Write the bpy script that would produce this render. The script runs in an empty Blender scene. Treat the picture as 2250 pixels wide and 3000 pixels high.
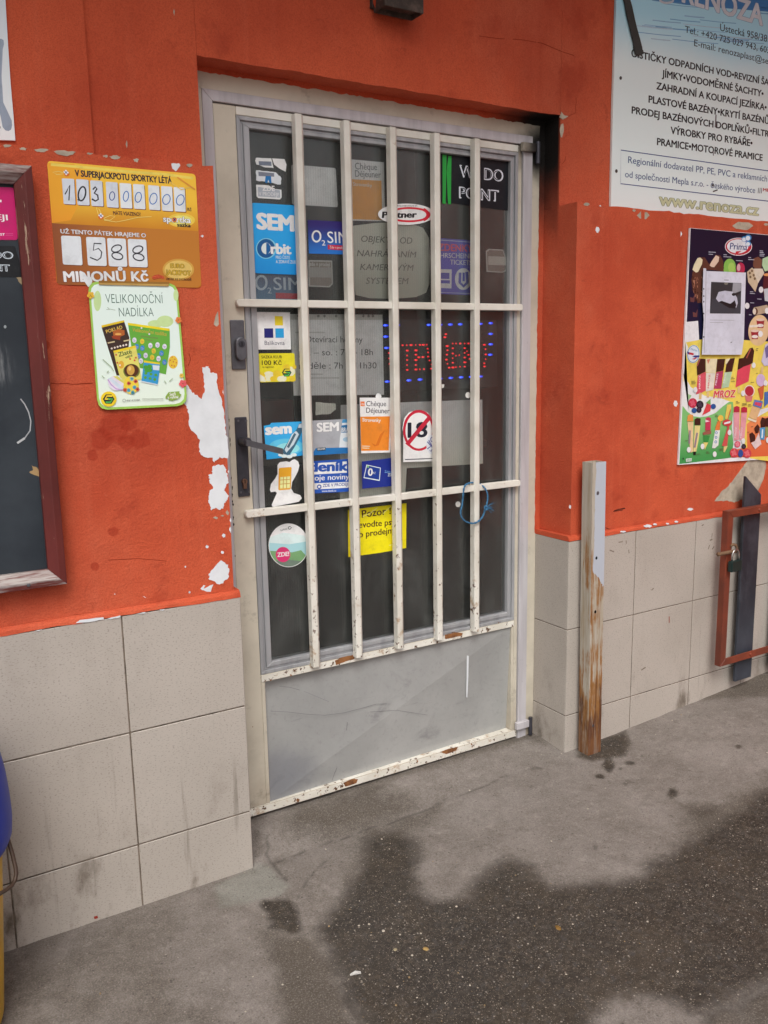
import bpy, bmesh, math, random
import numpy as np
from mathutils import Vector, Matrix, noise as mnoise
random.seed(7)
R_ = math.radians
sc = bpy.context.scene
COL = sc.collection

# ------------------------------------------------------------------ camera
YAW, PITCH, ROLL, FOC = R_(30.9707), R_(-10.2186), R_(-1.0222), 2539.0
CAM = Vector((0.0, -2.06, 1.382))
_f = Vector((math.sin(YAW)*math.cos(PITCH), math.cos(YAW)*math.cos(PITCH), math.sin(PITCH)))
_r = Vector((math.cos(YAW), -math.sin(YAW), 0)); _u = _r.cross(_f)
_r2 = math.cos(ROLL)*_r + math.sin(ROLL)*_u
_u2 = -math.sin(ROLL)*_r + math.cos(ROLL)*_u
cd = bpy.data.cameras.new('camera'); cam = bpy.data.objects.new('camera', cd); COL.objects.link(cam)
M = Matrix((( _r2.x, _u2.x, -_f.x, CAM.x), (_r2.y, _u2.y, -_f.y, CAM.y), (_r2.z, _u2.z, -_f.z, CAM.z), (0, 0, 0, 1)))
cam.matrix_world = M
cd.sensor_fit = 'HORIZONTAL'; cd.sensor_width = 36; cd.lens = 36*FOC/2250
cd.clip_start = 0.05; cd.clip_end = 500
sc.camera = cam
# ------------------------------------------------------------------ light
SUN_EL, SUN_AZ = 52.0, -28.0            # azimuth measured from the street side, minus = from the left
w = bpy.data.worlds.new('World'); sc.world = w; w.use_nodes = True
nt = w.node_tree; nt.nodes.clear()
sky = nt.nodes.new('ShaderNodeTexSky'); sky.sky_type = 'NISHITA'; sky.sun_disc = False
sky.sun_elevation = R_(SUN_EL); sky.sun_rotation = R_(180 - SUN_AZ)
sky.air_density = 1.0; sky.dust_density = 6.0; sky.ozone_density = 1.0
hs = nt.nodes.new('ShaderNodeHueSaturation'); hs.inputs['Saturation'].default_value = 0.30
bg = nt.nodes.new('ShaderNodeBackground'); bg.inputs[1].default_value = 0.09
wo = nt.nodes.new('ShaderNodeOutputWorld')
nt.links.new(sky.outputs[0], hs.inputs['Color']); nt.links.new(hs.outputs[0], bg.inputs[0]); nt.links.new(bg.outputs[0], wo.inputs[0])
sl = bpy.data.lights.new('sun', 'SUN'); sl.energy = 0.8; sl.angle = R_(28); sl.color = (1.0, 0.97, 0.92)
so = bpy.data.objects.new('sun', sl); COL.objects.link(so)
_d = Vector((math.sin(R_(SUN_AZ))*math.cos(R_(SUN_EL)), -math.cos(R_(SUN_AZ))*math.cos(R_(SUN_EL)), math.sin(R_(SUN_EL))))
so.rotation_euler = (-_d).to_track_quat('-Z', 'Y').to_euler(); so.location = (-2, -4, 6)
sc.view_settings.view_transform = 'Standard'; sc.view_settings.look = 'None'
sc.view_settings.exposure = 0.75; sc.view_settings.gamma = 1
sc.cycles.use_denoising = True
sc.cycles.max_bounces = 8; sc.cycles.transparent_max_bounces = 12
sc.cycles.sample_clamp_indirect = 4

# ------------------------------------------------------------------ measuring: photo pixel -> point on a plane
def ray(px, py):
    return _r2*((px-1125)/FOC) - _u2*((py-1500)/FOC) + _f
def P(px, py, y=0.0):
    d = ray(px, py); return CAM + d*((y - CAM.y)/d.y)
def gz(x, y):
    z = float(np.interp(x, [.8, 1.15, 1.94, 2.11, 2.83, 3.0, 4.5], [0, .016, .038, .042, .084, .098, .17]))
    z2 = float(np.interp(x, [.8, 1.94], [.040, .047]))
    if 0.8 < x < 1.95 and y > 0:
        k = min(1, y/.12); z = z*(1-k) + z2*k
    return z * (1 if y > -.5 else max(0.3, 1+(y+.5)*.35))
def G(px, py, dz=0.0):
    d = ray(px, py); z = 0.02
    for _ in range(6):
        q = CAM + d*((z - CAM.z)/d.z); z = gz(q.x, q.y)
    return Vector((q.x, q.y, z+dz))

# ------------------------------------------------------------------ materials
def s2l(v):
    v /= 255.0
    return v/12.92 if v <= .04045 else ((v+.055)/1.055)**2.4
def lin(c, k=1.0): return tuple(min(.9, s2l(v)*k) for v in c)
class NT:
    def __init__(s, name):
        s.m = bpy.data.materials.new(name); s.m.use_nodes = True
        s.t = s.m.node_tree; s.b = s.t.nodes['Principled BSDF']
        s.pos = s.n('ShaderNodeNewGeometry').outputs['Position']
    def n(s, t, **k):
        nd = s.t.nodes.new(t)
        for a, v in k.items(): setattr(nd, a, v)
        return nd
    def link(s, a, b): s.t.links.new(a, b)
    def put(s, sock, v):
        if hasattr(v, 'node'): s.link(v, sock)
        else: sock.default_value = (*v, 1) if isinstance(v, tuple) and len(v) == 3 and sock.type == 'RGBA' else v
    def vec(s, scale, off=(0, 0, 0)):
        m = s.n('ShaderNodeMapping'); s.link(s.pos, m.inputs[0]); m.inputs['Scale'].default_value = scale; m.inputs['Location'].default_value = off
        return m.outputs[0]
    def noise(s, scale=5, detail=4, rough=.55, v=None, dist=0):
        n = s.n('ShaderNodeTexNoise'); s.link(v if v is not None else s.pos, n.inputs['Vector'])
        n.inputs['Scale'].default_value = scale; n.inputs['Detail'].default_value = detail; n.inputs['Roughness'].default_value = rough
        n.inputs['Distortion'].default_value = dist
        return n.outputs['Fac']
    def ramp(s, f, a, b, c0=(0, 0, 0), c1=(1, 1, 1)):
        r = s.n('ShaderNodeMapRange', clamp=True); r.interpolation_type = 'SMOOTHSTEP'
        s.put(r.inputs[0], f); r.inputs[1].default_value = a; r.inputs[2].default_value = b
        return r.outputs[0]
    def math(s, op, a, b=0.0, c=0.0):
        m = s.n('ShaderNodeMath', operation=op); s.put(m.inputs[0], a); s.put(m.inputs[1], b)
        if len(m.inputs) > 2: s.put(m.inputs[2], c)
        return m.outputs[0]
    def mix(s, f, a, b):
        m = s.n('ShaderNodeMix', data_type='RGBA'); s.put(m.inputs[0], f)
        s.put(m.inputs[6], a if hasattr(a, 'node') else (*a[:3], 1)); s.put(m.inputs[7], b if hasattr(b, 'node') else (*b[:3], 1))
        return m.outputs[2]
    def xyz(s):
        x = s.n('ShaderNodeSeparateXYZ'); s.link(s.pos, x.inputs[0]); return x.outputs
    def attr(s, name):
        a = s.n('ShaderNodeAttribute'); a.attribute_name = name; return a.outputs['Fac']
    def bump(s, h, strength=.3, dist=.002, prev=None):
        b = s.n('ShaderNodeBump'); s.put(b.inputs['Height'], h); b.inputs['Strength'].default_value = strength; b.inputs['Distance'].default_value = dist
        if prev is not None: s.link(prev, b.inputs['Normal'])
        s.link(b.outputs[0], s.b.inputs['Normal']); return b.outputs[0]
    def out(s, col=None, rough=None, spec=None, metal=None):
        if col is not None: s.put(s.b.inputs['Base Color'], col if hasattr(col, 'node') else (*col[:3], 1))
        if rough is not None: s.put(s.b.inputs['Roughness'], rough)
        if spec is not None: s.b.inputs['Specular IOR Level'].default_value = spec
        if metal is not None: s.b.inputs['Metallic'].default_value = metal
        return s.m

PK = 1.1   # printed colours: observed value -> base colour
_pc = {}
def ink(c, rough=.45, k=None):
    """printed ink or paper of one colour, very slightly uneven"""
    key = (tuple(c), rough, k)
    if key in _pc: return _pc[key]
    n = NT('print_%02x%02x%02x' % tuple(int(v) for v in c))
    b = lin(c, (k or PK)); d = tuple(v*.86 for v in b)
    m = n.out(n.mix(n.math('MULTIPLY', n.ramp(n.noise(34, 8, .72), .44, .74), .8), n.mix(n.ramp(n.noise(9, 5), .3, .75), b, d), tuple(v*.72+.012 for v in b)), rough, .3)
    _pc[key] = m; return m
def grad(c0, c1, p0, p1, axis=2, rough=.4, k=None):
    """printed colour blend between two world heights (axis 2) or x places (axis 0)"""
    n = NT('print_blend')
    f = n.ramp(n.math('ADD', n.xyz()[axis], n.math('MULTIPLY', n.noise(6, 3), (p1-p0)*.25)), p0, p1)
    return n.out(n.mix(f, lin(c0, k or PK), lin(c1, k or PK)), rough, .3)
def plain(name, c, rough=.5, spec=.4, metal=0, var=.12, scale=14, bump=0, bscale=150):
    n = NT(name); b = lin(c); d = tuple(v*(1-var*2) for v in b)
    n.out(n.mix(n.ramp(n.noise(scale, 6, .6), .3, .72), b, d), rough, spec, metal)
    if bump: n.bump(n.noise(bscale, 3), bump, .001)
    return n.m

def mat_wall():
    n = NT('orange_plaster')
    a, b = (.610, .106, .044), (.460, .066, .028)
    c = n.mix(n.ramp(n.noise(2.2, 6, .6), .35, .7), a, b)
    c = n.mix(n.math('MULTIPLY', n.ramp(n.noise(1.7, 8, .68, n.vec((1, 1, .8), (2, 5, 1))), .48, .70), .38), c, (.60, .165, .090))
    streak = n.noise(1, 5, .6, n.vec((26, 26, 1.1)))
    c = n.mix(n.math('MULTIPLY', n.ramp(streak, .52, .8), .45), c, (.62, .135, .068))
    c = n.mix(n.math('MULTIPLY', n.ramp(n.noise(7, 7, .65), .54, .70), .5), c, (.34, .038, .016))
    c = n.mix(n.math('MULTIPLY', n.ramp(n.noise(95, 3, .7), .66, .72), .35), c, (.62, .20, .11))
    c = n.mix(n.math('MULTIPLY', n.ramp(n.noise(320, 2, .6), .42, .66), .30), c, (.30, .036, .015))
    c = n.mix(n.math('MULTIPLY', n.ramp(n.noise(14, 9, .75, None, .8), .60, .68), .35), c, (.25, .030, .014))
    for cx, cz, r in ((.511, 1.228, .042), (.479, 1.201, .030), (.568, 1.196, .028), (.535, 1.190, .022), (.455, 1.165, .016), (.545, 1.235, .024), (.49, .98, .014), (.44, .90, .012), (.37, 1.42, .012)):
        v = n.n('ShaderNodeVectorMath', operation='DISTANCE'); n.link(n.vec((1, 0, 1)), v.inputs[0]); v.inputs[1].default_value = (cx, 0, cz)
        c = n.mix(n.math('MULTIPLY', n.ramp(n.math('ADD', v.outputs['Value'], n.math('MULTIPLY', n.math('SUBTRACT', n.noise(30, 3), .5), .02)), r, r*.7), .62), c, (.34, .030, .011))
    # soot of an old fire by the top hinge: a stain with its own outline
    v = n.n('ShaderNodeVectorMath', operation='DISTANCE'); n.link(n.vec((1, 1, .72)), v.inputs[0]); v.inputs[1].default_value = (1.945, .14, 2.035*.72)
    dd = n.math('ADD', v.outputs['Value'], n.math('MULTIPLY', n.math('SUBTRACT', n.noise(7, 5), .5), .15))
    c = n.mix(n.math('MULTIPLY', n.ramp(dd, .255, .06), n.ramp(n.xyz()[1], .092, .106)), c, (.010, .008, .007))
    n.out(c, .82, .25)
    p = n.bump(n.noise(7, 5), .5, .014)
    n.bump(n.noise(150, 5, .7), .85, .0032, p)
    return n.m
def mat_beige(name='beige_paint', soot=True, dirt_veil=.5):
    n = NT(name)
    c = n.mix(n.ramp(n.noise(6, 6, .6), .35, .75), (.60, .55, .45), (.47, .43, .35))
    c = n.mix(n.math('MULTIPLY', n.ramp(n.noise(13, 8, .7), .56, .74), dirt_veil), c, (.13, .11, .085))
    z = n.xyz()[2]
    c = n.mix(n.math('MULTIPLY', n.ramp(n.math('ADD', z, n.math('MULTIPLY', n.noise(16, 6), .2)), .32, .10), .55), c, (.22, .16, .11))
    if soot:
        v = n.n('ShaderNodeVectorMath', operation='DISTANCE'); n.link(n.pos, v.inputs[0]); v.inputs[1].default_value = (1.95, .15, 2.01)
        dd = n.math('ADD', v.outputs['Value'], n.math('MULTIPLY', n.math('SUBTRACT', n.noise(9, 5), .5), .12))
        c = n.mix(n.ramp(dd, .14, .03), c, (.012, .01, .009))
    n.out(c, .55, .35); n.bump(n.noise(60, 4), .25, .001)
    return n.m
def mat_bar():
    n = NT('cream_bar_paint')
    c = n.mix(n.ramp(n.noise(9, 5), .35, .7), (.77, .75, .68), (.63, .60, .525))
    z = n.xyz()[2]
    amt = n.ramp(z, 1.35, .5)                                  # the lower bars are rustier
    thr = n.math('SUBTRACT', .715, n.math('MULTIPLY', amt, .115))
    f = n.math('GREATER_THAN', n.noise(55, 6, .7), thr)
    f2 = n.ramp(n.math('SUBTRACT', n.noise(22, 7, .7), n.math('MULTIPLY', amt, -.10)), .66, .76)
    c = n.mix(n.math('MULTIPLY', f2, .7), c, (.36, .20, .08))
    c = n.mix(f, c, (.10, .045, .02))
    n.out(c, .5, .4); n.bump(n.noise(45, 5), .3, .0012)
    return n.m
def mat_rust(name, a=(.30, .13, .05), b=(.12, .05, .025)):
    n = NT(name); n.out(n.mix(n.ramp(n.noise(40, 6, .7), .35, .7), a, b), .85, .2); n.bump(n.noise(90, 4), .5, .001); return n.m
def mat_alu(name, a, b, rough=.42, metal=.35):
    n = NT(name)
    c = n.mix(n.ramp(n.noise(1, 5, .6, n.vec((30, 30, 3))), .35, .7), a, b)
    c = n.mix(n.math('MULTIPLY', n.ramp(n.noise(30, 8, .7), .6, .75), .4), c, tuple(v*.45 for v in b))
    n.out(c, rough, .4, metal); n.bump(n.noise(80, 3), .12, .0008); return n.m
def mat_kick():
    n = NT('grey_sheet_metal')
    c = n.mix(n.ramp(n.noise(3, 6, .6), .3, .75), (.44, .445, .435), (.335, .34, .335))
    c = n.mix(n.math('MULTIPLY', n.ramp(n.noise(8, 8, .7, None, .6), .55, .72), .45), c, (.17, .165, .175))
    x, _, z = n.xyz()
    v = n.n('ShaderNodeVectorMath', operation='DISTANCE'); n.link(n.pos, v.inputs[0]); v.inputs[1].default_value = (.96, .17, .14)
    c = n.mix(n.math('MULTIPLY', n.ramp(n.math('ADD', v.outputs['Value'], n.math('MULTIPLY', n.noise(10, 5), .12)), .22, .08), .5), c, (.14, .15, .19))
    c = n.mix(n.math('MULTIPLY', n.ramp(n.noise(70, 6, .75), .52, .72), .35), c, (.22, .215, .22))
    c = n.mix(n.math('MULTIPLY', n.ramp(n.noise(1, 6, .7, n.vec((8, 1, 60))), .60, .72), .35), c, (.20, .195, .20))
    n.out(c, .42, .4, .2); n.bump(n.noise(5, 5), .4, .012); return n.m
def mat_tile():
    n = NT('stoneware_tile')
    oi = n.n('ShaderNodeNewGeometry').outputs['Random Per Island']
    c = n.mix(n.ramp(n.noise(2.5, 5), .3, .7), (.455, .41, .365), (.39, .35, .308))
    c = n.mix(n.math('MULTIPLY', oi, .28), c, (.475, .44, .40))
    sp = n.math('GREATER_THAN', n.noise(300, 2, .5, n.vec((.55, 1, 1.3))), .615)
    c = n.mix(n.math('MULTIPLY', sp, .5), c, (.17, .15, .13))
    z = n.xyz()[2]
    low = n.ramp(z, .36, .02)
    d = n.math('MULTIPLY', n.ramp(n.noise(9, 8, .68, n.vec((1, 1, .45))), .50, .76), n.math('ADD', n.math('MULTIPLY', low, .95), .16))
    c = n.mix(d, c, (.12, .095, .07))
    run = n.math('MULTIPLY', n.ramp(n.noise(1, 5, .6, n.vec((30, 8, 1.6))), .60, .76), n.math('MULTIPLY', n.ramp(z, .62, .08), .75))
    c = n.mix(run, c, (.13, .11, .085))
    n.out(c, .42, .4); n.bump(n.noise(400, 2), .12, .0006); return n.m
def mat_ground():
    n = NT('worn_concrete')
    wet, damp, pale, crack = n.attr('wet'), n.attr('damp'), n.attr('pale'), n.attr('crack')
    nz = n.noise(13, 9, .66); nz2 = n.noise(3.2, 6, .6); nz3 = n.noise(2.1, 5, .6, n.vec((1, 1, 1), (4, 2, 0)))
    dry = n.mix(n.ramp(nz2, .3, .7), (.240, .214, .196), (.165, .144, .128))
    dry = n.mix(n.math('MULTIPLY', n.ramp(n.noise(8, 10, .76), .42, .62), .55), dry, (.125, .107, .092))
    dry = n.mix(n.math('MULTIPLY', n.ramp(n.noise(34, 9, .78, n.vec((1, 1, 1), (7, 1, 0))), .50, .66), .6), dry, (.29, .262, .238))
    dry = n.mix(n.math('MULTIPLY', n.ramp(n.noise(60, 6, .7), .5, .68), .45), dry, (.25, .225, .20))
    dry = n.mix(n.math('MULTIPLY', n.ramp(n.noise(24, 8, .72), .55, .72), .6), dry, (.092, .078, .064))
    dry = n.mix(n.math('MULTIPLY', n.ramp(n.noise(150, 4, .75), .58, .72), .45), dry, (.085, .072, .06))
    dry = n.mix(n.math('MULTIPLY', n.ramp(pale, .30, .7), .65), dry, (.245, .25, .22))
    e = n.math('ADD', n.math('ADD', damp, n.math('MULTIPLY', n.math('SUBTRACT', nz, .5), .7)), n.math('MULTIPLY', n.math('SUBTRACT', n.noise(55, 8, .75), .5), .5))
    c = n.mix(n.math('MULTIPLY', n.ramp(e, .22, .78), .82), dry, n.mix(n.ramp(nz2, .3, .7), (.050, .040, .029), (.078, .063, .047)))
    nq = n.noise(48, 8, .75)
    ew = n.math('ADD', n.math('ADD', wet, n.math('MULTIPLY', n.math('SUBTRACT', nz, .5), .34)), n.math('MULTIPLY', n.math('SUBTRACT', nq, .5), .40))
    fw = n.ramp(ew, .22, .74)
    dark = n.mix(n.ramp(n.noise(16, 8, .7), .3, .7), (.019, .0152, .0115), (.036, .0285, .0215))
    dark = n.mix(n.ramp(n.noise(4, 8, .7, n.vec((1, 1, 1), (9, 3, 0))), .48, .66), dark, (.050, .038, .026))
    dark = n.mix(n.ramp(nz3, .45, .62), dark, n.mix(.6, dark, (.030, .0275, .0265)))
    dark = n.mix(n.math('MULTIPLY', n.ramp(n.noise(90, 5, .75), .5, .7), .5), dark, (.066, .052, .038))
    c = n.mix(n.math('MULTIPLY', fw, .95), c, dark)
    vc = n.n('ShaderNodeTexVoronoi'); vc.inputs['Scale'].default_value = 105; n.link(n.vec((1, 1, .3), (1, 4, 0)), vc.inputs['Vector'])
    sv = n.n('ShaderNodeSeparateColor'); n.link(vc.outputs['Color'], sv.inputs[0])
    c = n.mix(n.math('MULTIPLY', n.math('MULTIPLY', n.ramp(sv.outputs[0], .45, 1.0), fw), .75), c, n.mix(sv.outputs[1], (.085, .068, .050), (.062, .058, .056)))
    gr = n.noise(230, 4, .8)
    c = n.mix(n.math('MULTIPLY', n.ramp(gr, .48, .66), .42), c, n.mix(fw, (.33, .30, .27), (.075, .061, .047)))
    c = n.mix(n.math('MULTIPLY', n.ramp(gr, .50, .34), .45), c, n.mix(fw, (.085, .072, .062), (.012, .010, .009)))
    # aggregate worn bare: pale chips, two sizes
    for scl, thr, pick, amt, col in ((170, .22, .52, .8, (.27, .24, .205)), (95, .20, .74, .85, (.34, .31, .27)), (260, .30, .40, .55, (.16, .138, .115))):
        v = n.n('ShaderNodeTexVoronoi'); v.inputs['Scale'].default_value = scl; n.link(n.vec((1, 1, .3)), v.inputs['Vector'])
        s1 = n.math('LESS_THAN', v.outputs['Distance'], thr)
        sep = n.n('ShaderNodeSeparateColor'); n.link(v.outputs['Color'], sep.inputs[0])
        s2 = n.math('GREATER_THAN', n.math('ADD', sep.outputs[0], n.math('MULTIPLY', n.math('SUBTRACT', fw, 1.0), .24)), pick)
        colr = n.mix(n.math('MULTIPLY', sep.outputs[1], .6), col, (.22, .17, .12))
        c = n.mix(n.math('MULTIPLY', n.math('MULTIPLY', s1, s2), amt), c, colr)
    v = n.n('ShaderNodeTexVoronoi'); v.inputs['Scale'].default_value = 120; n.link(n.vec((1, 1, .3), (3, 1, 0)), v.inputs['Vector'])
    sep = n.n('ShaderNodeSeparateColor'); n.link(v.outputs['Color'], sep.inputs[0])
    c = n.mix(n.math('MULTIPLY', n.math('MULTIPLY', n.math('LESS_THAN', v.outputs['Distance'], .3), n.math('GREATER_THAN', sep.outputs[0], .93)), .5), c, (.045, .038, .032))
    c = n.mix(n.math('MULTIPLY', crack, .5), c, (.035, .03, .025))
    n.out(c, None, .35)
    rg = n.math('SUBTRACT', .86, n.math('MULTIPLY', fw, n.math('ADD', .18, n.math('MULTIPLY', n.ramp(nz2, .45, .7), .16))))
    n.put(n.b.inputs['Roughness'], rg)
    p = n.bump(n.noise(26, 7, .65), .5, .008); n.bump(n.noise(190, 4, .7), .6, .003, p)
    return n.m
def mat_glass():
    n = NT('ribbed_dirty_pane'); t = n.t
    tr = n.n('ShaderNodeBsdfTransparent'); tr.inputs[0].default_value = (.985, .99, .985, 1)
    wv = n.n('ShaderNodeTexWave'); wv.wave_type = 'BANDS'; wv.bands_direction = 'X'
    n.link(n.pos, wv.inputs['Vector']); wv.inputs['Scale'].default_value = 42; wv.inputs['Distortion'].default_value = .3; wv.inputs['Detail'].default_value = 1
    rib = wv.outputs['Fac']
    dirt_veil = n.math('ADD', n.math('MULTIPLY', n.ramp(rib, .2, .9), .045), .018)
    dirt_veil = n.math('ADD', dirt_veil, n.math('MULTIPLY', n.ramp(n.noise(5, 8, .68, n.vec((1, 1, .55)), .8), .44, .74), .085))
    dirt_veil = n.math('ADD', dirt_veil, n.math('MULTIPLY', n.ramp(n.noise(1, 6, .7, n.vec((9, 1, 42))), .60, .72), .035))
    dirt_veil = n.math('ADD', dirt_veil, n.math('MULTIPLY', n.ramp(n.xyz()[2], 1.15, 2.0), .035))  # paler veil towards the top: sky reflection put into the pane colour
    df = n.n('ShaderNodeBsdfDiffuse'); df.inputs[0].default_value = (.44, .46, .44, 1)
    m1 = n.n('ShaderNodeMixShader'); n.link(dirt_veil, m1.inputs[0]); n.link(tr.outputs[0], m1.inputs[1]); n.link(df.outputs[0], m1.inputs[2])
    gl = n.n('ShaderNodeBsdfGlossy'); gl.inputs['Roughness'].default_value = .17
    b = n.n('ShaderNodeBump'); n.link(rib, b.inputs['Height']); b.inputs['Strength'].default_value = .12; b.inputs['Distance'].default_value = .002
    n.link(b.outputs[0], gl.inputs['Normal'])
    fr = n.n('ShaderNodeFresnel'); fr.inputs[0].default_value = 1.46
    m2 = n.n('ShaderNodeMixShader'); n.link(fr.outputs[0], m2.inputs[0]); n.link(m1.outputs[0], m2.inputs[1]); n.link(gl.outputs[0], m2.inputs[2])
    n.link(m2.outputs[0], t.nodes['Material Output'].inputs[0])
    return n.m
def mat_wood_red():
    n = NT('flaking_red_wood')
    c = n.mix(n.ramp(n.noise(5, 6), .3, .7), (.135, .022, .018), (.085, .014, .012))
    g = n.noise(1, 7, .7, n.vec((60, 60, 5)))
    fl = n.ramp(g, .625, .65)
    c = n.mix(fl, c, (.42, .30, .21))
    n.out(c, .5, .4); n.bump(n.math('SUBTRACT', n.noise(1, 4, .6, n.vec((90, 90, 6))), n.math('MULTIPLY', fl, .6)), .35, .0015); return n.m
def mat_post():
    n = NT('rusty_white_paint')
    x, y, z = n.xyz()
    st = n.noise(1, 7, .68, n.vec((55, 55, 2.6)))
    st2 = n.noise(1, 6, .6, n.vec((90, 90, 5), (3, 1, 2)))
    big = n.noise(6, 5, .6, n.vec((1, 1, .6), (1.5, 0, .3)))
    c = n.mix(n.ramp(st2, .35, .7), (.46, .42, .36), (.34, .29, .22))
    h = n.math('MULTIPLY', n.ramp(z, .75, .05), .16)
    f = n.math('ADD', n.math('ADD', n.math('MULTIPLY', st, .85), n.math('MULTIPLY', big, .75)), h)
    f = n.math('ADD', f, n.math('MULTIPLY', n.math('SUBTRACT', n.noise(30, 5, .7, n.vec((1, 1, .35))), .5), .25))
    f = n.math('SUBTRACT', f, n.math('MULTIPLY', n.math('GREATER_THAN', y, -.0615), .09))
    c = n.mix(n.math('MULTIPLY', n.ramp(st2, .5, .75), .6), c, (.30, .20, .11))
    c = n.mix(n.ramp(f, .80, .90), c, (.27, .125, .038))
    c = n.mix(n.ramp(f, .90, 1.06), c, (.095, .036, .016))
    c = n.mix(n.math('MULTIPLY', n.ramp(n.noise(1, 6, .7, n.vec((130, 130, 7), (7, 2, 1))), .50, .64), .7), c, (.43, .385, .31))
    c = n.mix(n.math('MULTIPLY', n.ramp(z, .20, .05), .55), c, (.15, .06, .03))
    # the remaining blue white coat on the front face
    fy = n.math('LESS_THAN', y, -.058)
    fx = n.math('GREATER_THAN', n.math('ADD', x, n.math('MULTIPLY', n.noise(18, 5), .022)), 1.999)
    fz = n.math('GREATER_THAN', n.math('ADD', z, n.math('ADD', n.math('MULTIPLY', n.noise(14, 6), .12), n.math('MULTIPLY', x, .9))), 2.53)
    c = n.mix(n.math('MULTIPLY', n.math('MULTIPLY', fy, fx), n.math('MULTIPLY', fz, .95)), c, (.44, .48, .55))
    n.out(c, .6, .3); n.bump(n.math('ADD', st, n.math('MULTIPLY', f, .4)), .2, .0008); return n.m
def mat_gate_red():
    n = NT('red_brown_gate_paint')
    c = n.mix(n.ramp(n.noise(8, 6), .3, .7), (.235, .050, .024), (.135, .034, .020))
    c = n.mix(n.ramp(n.noise(45, 7, .7), .62, .72), c, (.07, .04, .03)); n.out(c, .45, .4); n.bump(n.noise(60, 4), .25, .001); return n.m
def mat_slate():
    n = NT('blue_black_painted_board')
    c = n.mix(n.ramp(n.noise(11, 8, .7, n.vec((1, 1, .7))), .35, .65), (.017, .020, .028), (.046, .052, .066))
    c = n.mix(n.math('MULTIPLY', n.ramp(n.xyz()[2], .55, .2), .5), c, (.060, .070, .092))
    c = n.mix(n.ramp(n.noise(60, 5, .7), .68, .72), c, (.012, .013, .016)); n.out(c, .45, .4); return n.m
def mat_chalk():
    n = NT('chalkboard_black')
    c = n.mix(n.ramp(n.noise(5, 7, .6), .35, .7), (.020, .026, .034), (.036, .045, .055))
    v = n.n('ShaderNodeVectorMath', operation='DISTANCE'); n.link(n.vec((1, 1, .9)), v.inputs[0]); v.inputs[1].default_value = (.235, -.006, 1.375*.9)
    sm = n.math('MULTIPLY', n.ramp(v.outputs['Value'], .075, .03), n.ramp(n.noise(1, 6, .7, n.vec((70, 10, 9))), .42, .68))
    c = n.mix(n.math('MULTIPLY', sm, .42), c, (.42, .43, .44)); n.out(c, .55, .3); return n.m

WALL = mat_wall(); BEIGE = mat_beige(); BARM = mat_bar(); TILE = mat_tile()
LILAC = mat_alu('lilac_grey_frame_paint', (.52, .50, .52), (.41, .39, .41), .5, .0)
ALU = mat_alu('weathered_aluminium', (.42, .425, .44), (.31, .315, .33), .45, .25)
KICK = mat_kick(); GLASS = mat_glass(); RUST = mat_rust('orange_rust'); DRUST = mat_rust('dark_rust', (.10, .05, .03), (.04, .025, .02))
PEEL = plain('bare_white_plaster', (222, 226, 230), .9, .15, var=.05, scale=25, bump=.5, bscale=120)
CHIP = plain('grey_lime_plaster', (188, 176, 158), .9, .15, var=.16, scale=40, bump=.6)
GROUT = plain('dirty_grout', (126, 114, 102), .9, .1, var=.38, scale=16)
STEEL = plain('grey_steel', (112, 112, 118), .38, .5, .55, var=.15, scale=30)
DSTEEL = plain('dark_steel', (74, 74, 82), .42, .5, .5, var=.15, scale=25)
BLACKM = plain('black_hole', (14, 12, 11), .9, .1)
WOODR = mat_wood_red(); POSTM = mat_post(); GATER = mat_gate_red(); SLATE = mat_slate(); CHALK = mat_chalk()
WHITEP = plain('white_plastic', (225, 226, 228), .4, .4, var=.05)

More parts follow.
